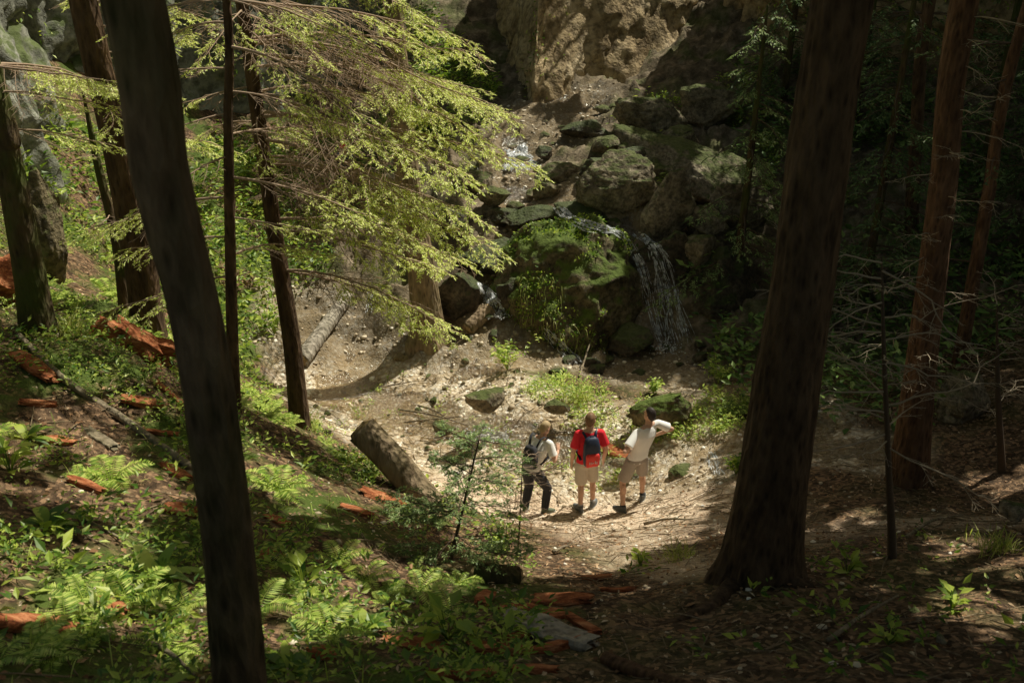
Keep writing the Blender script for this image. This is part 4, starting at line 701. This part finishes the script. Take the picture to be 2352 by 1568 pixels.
    for i_ in range(2):
        f=np.array(ft[i_],float); R=np.array(Matrix.Rotation(ps['toe'][i_],3,'Z')); s=MB(); s.loft([(0,.06,.02,.046,.135),(0,.06,.05,.048,.132),(0,.035,.075,.043,.10),(0,-.005,.10,.04,.055),(0,-.01,.125,.04,.045)],16)
        s.V[0]=s.V[0]@R.T+f
        so=s.build('shoe',ps['shoe'],e); s=MB(); s.loft([(0,.06,.0,.047,.138),(0,.06,.02,.05,.142),(0,.06,.026,.047,.136)],16); s.V[0]=s.V[0]@R.T+f; s.build('sole',M_sole,so)
        if not ps.get('long'): s=MB(); s.tube([f+[0,-.01,.10],f+(np.array(kn[i_])-f)*.30],[.043,.046],12); s.build('sock',ps.get('sock',M_sock),e)
    return e
def backpack(loc,rz,sc,hip,label,cm,cl,h=.46,marks=False,strap=None):
    e=empty('backpack',loc,label,'backpack',rz=rz); e.scale=(sc,)*3; y=-.20+hip[1]; z=hip[2]+.06; x=hip[0]
    b=MB(); b.loft([(x,y,z,.09,.05),(x,y,z+.02,.12,.075),(x,y-.005,z+h*.3,.13,.085),(x,y,z+h*.7,.125,.075),(x,y+.015,z+h*.93,.10,.055),(x,y+.02,z+h,.055,.03)],24,3.2); b.build('pack_body',cm,e)
    b=MB(); b.loft([(x,y-.06,z+.02,.09,.03),(x,y-.065,z+.05,.105,.042),(x,y-.07,z+h*.42,.108,.042),(x,y-.06,z+h*.5,.09,.03)],20,3.5); pk=b.build('front_pocket',cl,e)
    if marks:
        for k,(dx,dz,w_,h_) in enumerate([(-.055,.10,.010,.045),(-.025,.10,.010,.04),(.0,.10,.018,.010),(.03,.11,.010,.05),(.055,.10,.010,.04)]):
            b=MB(); b.loft([(x+dx,y-.113,z+dz-h_/2,w_/2,.004),(x+dx,y-.113,z+dz+h_/2,w_/2,.004)],8,6); b.build('printed_mark',M_mark,pk)
    for s in(-1,1):
        b=MB(); b.tube([(x+s*.07,y+.06,z+h*.9),(x+s*.10,y+.145,z+.50),(x+s*.115,y+.235,z+.505),(x+s*.125,y+.33,z+.43),(x+s*.14,y+.34,z+.25),(x+s*.165,y+.275,z+.12),(x+s*.145,y+.075,z+.06)],[.02]*7,8,fx=1.1,fz=.45); b.build('shoulder_strap',strap,e)
    b=MB(); b.tube([(x-.03,y+.02,z+h*.96),(x-.02,y+.02,z+h*1.04),(x+.02,y+.02,z+h*1.04),(x+.03,y+.02,z+h*.96)],.008,6); b.build('grab_handle',strap,e)
    return e
def stand(px,py,rz,sc,ps,label):
    b=G(px,py); f=[]
    for s in ps['feet']:
        x=b[0]+sc*(s[0]*math.cos(rz)-s[1]*math.sin(rz)); y=b[1]+sc*(s[0]*math.sin(rz)+s[1]*math.cos(rz)); f.append(float(hz(x,y)))
    z0=min(f); ps['feet']=[(s[0],s[1],(v-z0)/sc) for s,v in zip(ps['feet'],f)]
    loc=(b[0],b[1],z0); person(loc,rz,sc,ps,label); return loc
ps=dict(feet=[(-.12,-.06,0),(.12,.08,0)],knees=[(-.10,.02,.49),(.11,.09,.5)],elbows=[(-.26,-.05,1.14),(.265,-.06,1.15)],wrists=[(-.25,.05,.90),(.26,.05,.90)],hands=[(0,.2,-1),(0,.15,-1)],toe=[.3,-.6],turn=-.5,nod=.15,hip=(-.03,0,.92),lean=(.03,-.02,0),tilt=-.012,hair=M_brown,shirt=M_red,pants=M_khaki,shoe=M_shoe)
l=stand(1347,1172,.2,1.0,ps,'person in red t-shirt and khaki shorts with backpack, seen from behind'); backpack(l,.2,1.,(-.015,-.01,.92),'navy backpack with red lower pocket worn over the red shirt',M_navy,M_redny,.48,True,M_navy)
ps=dict(feet=[(-.27,-.12,0),(.20,.10,0)],knees=[(-.20,.05,.48),(.19,.13,.49)],elbows=[(-.30,-.14,1.15),(.56,-.04,1.30)],wrists=[(-.13,.04,1.03),(.36,.10,1.16)],hands=[(.45,.7,-.5),(-.45,.7,-.4)],spread=[(0,0,1),(0,0,1)],curl=.4,toe=[.4,-.7],turn=.35,nod=.25,hip=(.0,0,.895),lean=(.15,.0,-.02),tilt=.045,hair=M_blk,shirt=M_white,pants=M_taupe,shoe=M_shoe,sock=M_black)
l=stand(1456,1165,.4,1.0,ps,'person in white t-shirt standing with hands on hips, no backpack')
ps=dict(feet=[(-.14,-.02,0),(.18,.12,0)],knees=[(-.13,.09,.48),(.18,.19,.49)],elbows=[(-.24,.16,1.11),(.33,.16,1.11)],wrists=[(-.12,.38,1.06),(.22,.42,1.12)],hands=[(.2,.5,.6),(-.3,.4,.6)],curl=.8,toe=[.3,-.6],turn=-.2,nod=-.2,hip=(0,-.03,.915),lean=(.03,.23,-.06),hair=M_blond,shirt=M_white,pants=M_black,shoe=M_green,long=True)
l=stand(1222,1180,-.65,.92,ps,'person in white t-shirt and dark trousers wearing a dark backpack'); backpack(l,-.65,.92,(.015,.12,.92),'dark grey backpack on the fair haired hiker',M_black,M_greystrap,.40,False,M_black)
ps=dict(feet=[(-.11,0,0),(.11,0,0)],knees=[(-.1,.03,.49),(.1,.03,.49)],elbows=[(-.26,-.04,1.15),(.265,-.05,1.15)],wrists=[(-.25,.06,.90),(.26,.04,.89)],toe=[.2,-.2],turn=.3,nod=0,hair=M_brown,shirt=M_navy,pants=M_black,shoe=M_shoe,long=True,cap=True)
stand(800,490,2.8,.95,ps,'person in red cap and dark clothing behind the spruce boughs')
# ------------------------------------------------------------------ camera and light
cam=bpy.data.cameras.new('camera'); co=bpy.data.objects.new('camera',cam); C.objects.link(co); co.location=(0,0,H); co.rotation_euler=(math.radians(65),0,0); cam.lens=35; cam.sensor_width=36; cam.clip_end=300
cam.dof.use_dof=True; cam.dof.focus_distance=16; cam.dof.aperture_fstop=2.8; scene.camera=co
sl=bpy.data.lights.new('sun','SUN'); so=bpy.data.objects.new('sun',sl); C.objects.link(so); sl.energy=5; sl.angle=math.radians(.5); sl.color=(1,.965,.83); so.rotation_euler=Vector(-SUN).to_track_quat('-Z','Y').to_euler(); so.location=(10,10,40)
wd=bpy.data.worlds.new('World'); scene.world=wd; wd.use_nodes=True; nt=wd.node_tree; bg=nt.nodes['Background']; sk=nt.nodes.new('ShaderNodeTexSky'); sk.sky_type='NISHITA'; sk.sun_disc=False; sk.sun_elevation=el; sk.sun_rotation=az; sk.dust_density=3
mx=nt.nodes.new('ShaderNodeMixRGB'); mx.blend_type='MULTIPLY'; mx.inputs[0].default_value=1; mx.inputs[2].default_value=(1,.90,.60,1); nt.links.new(sk.outputs[0],mx.inputs[1]); nt.links.new(mx.outputs[0],bg.inputs[0]); bg.inputs[1].default_value=.10
scene.view_settings.view_transform='Standard'; scene.view_settings.look='None'; scene.view_settings.exposure=0
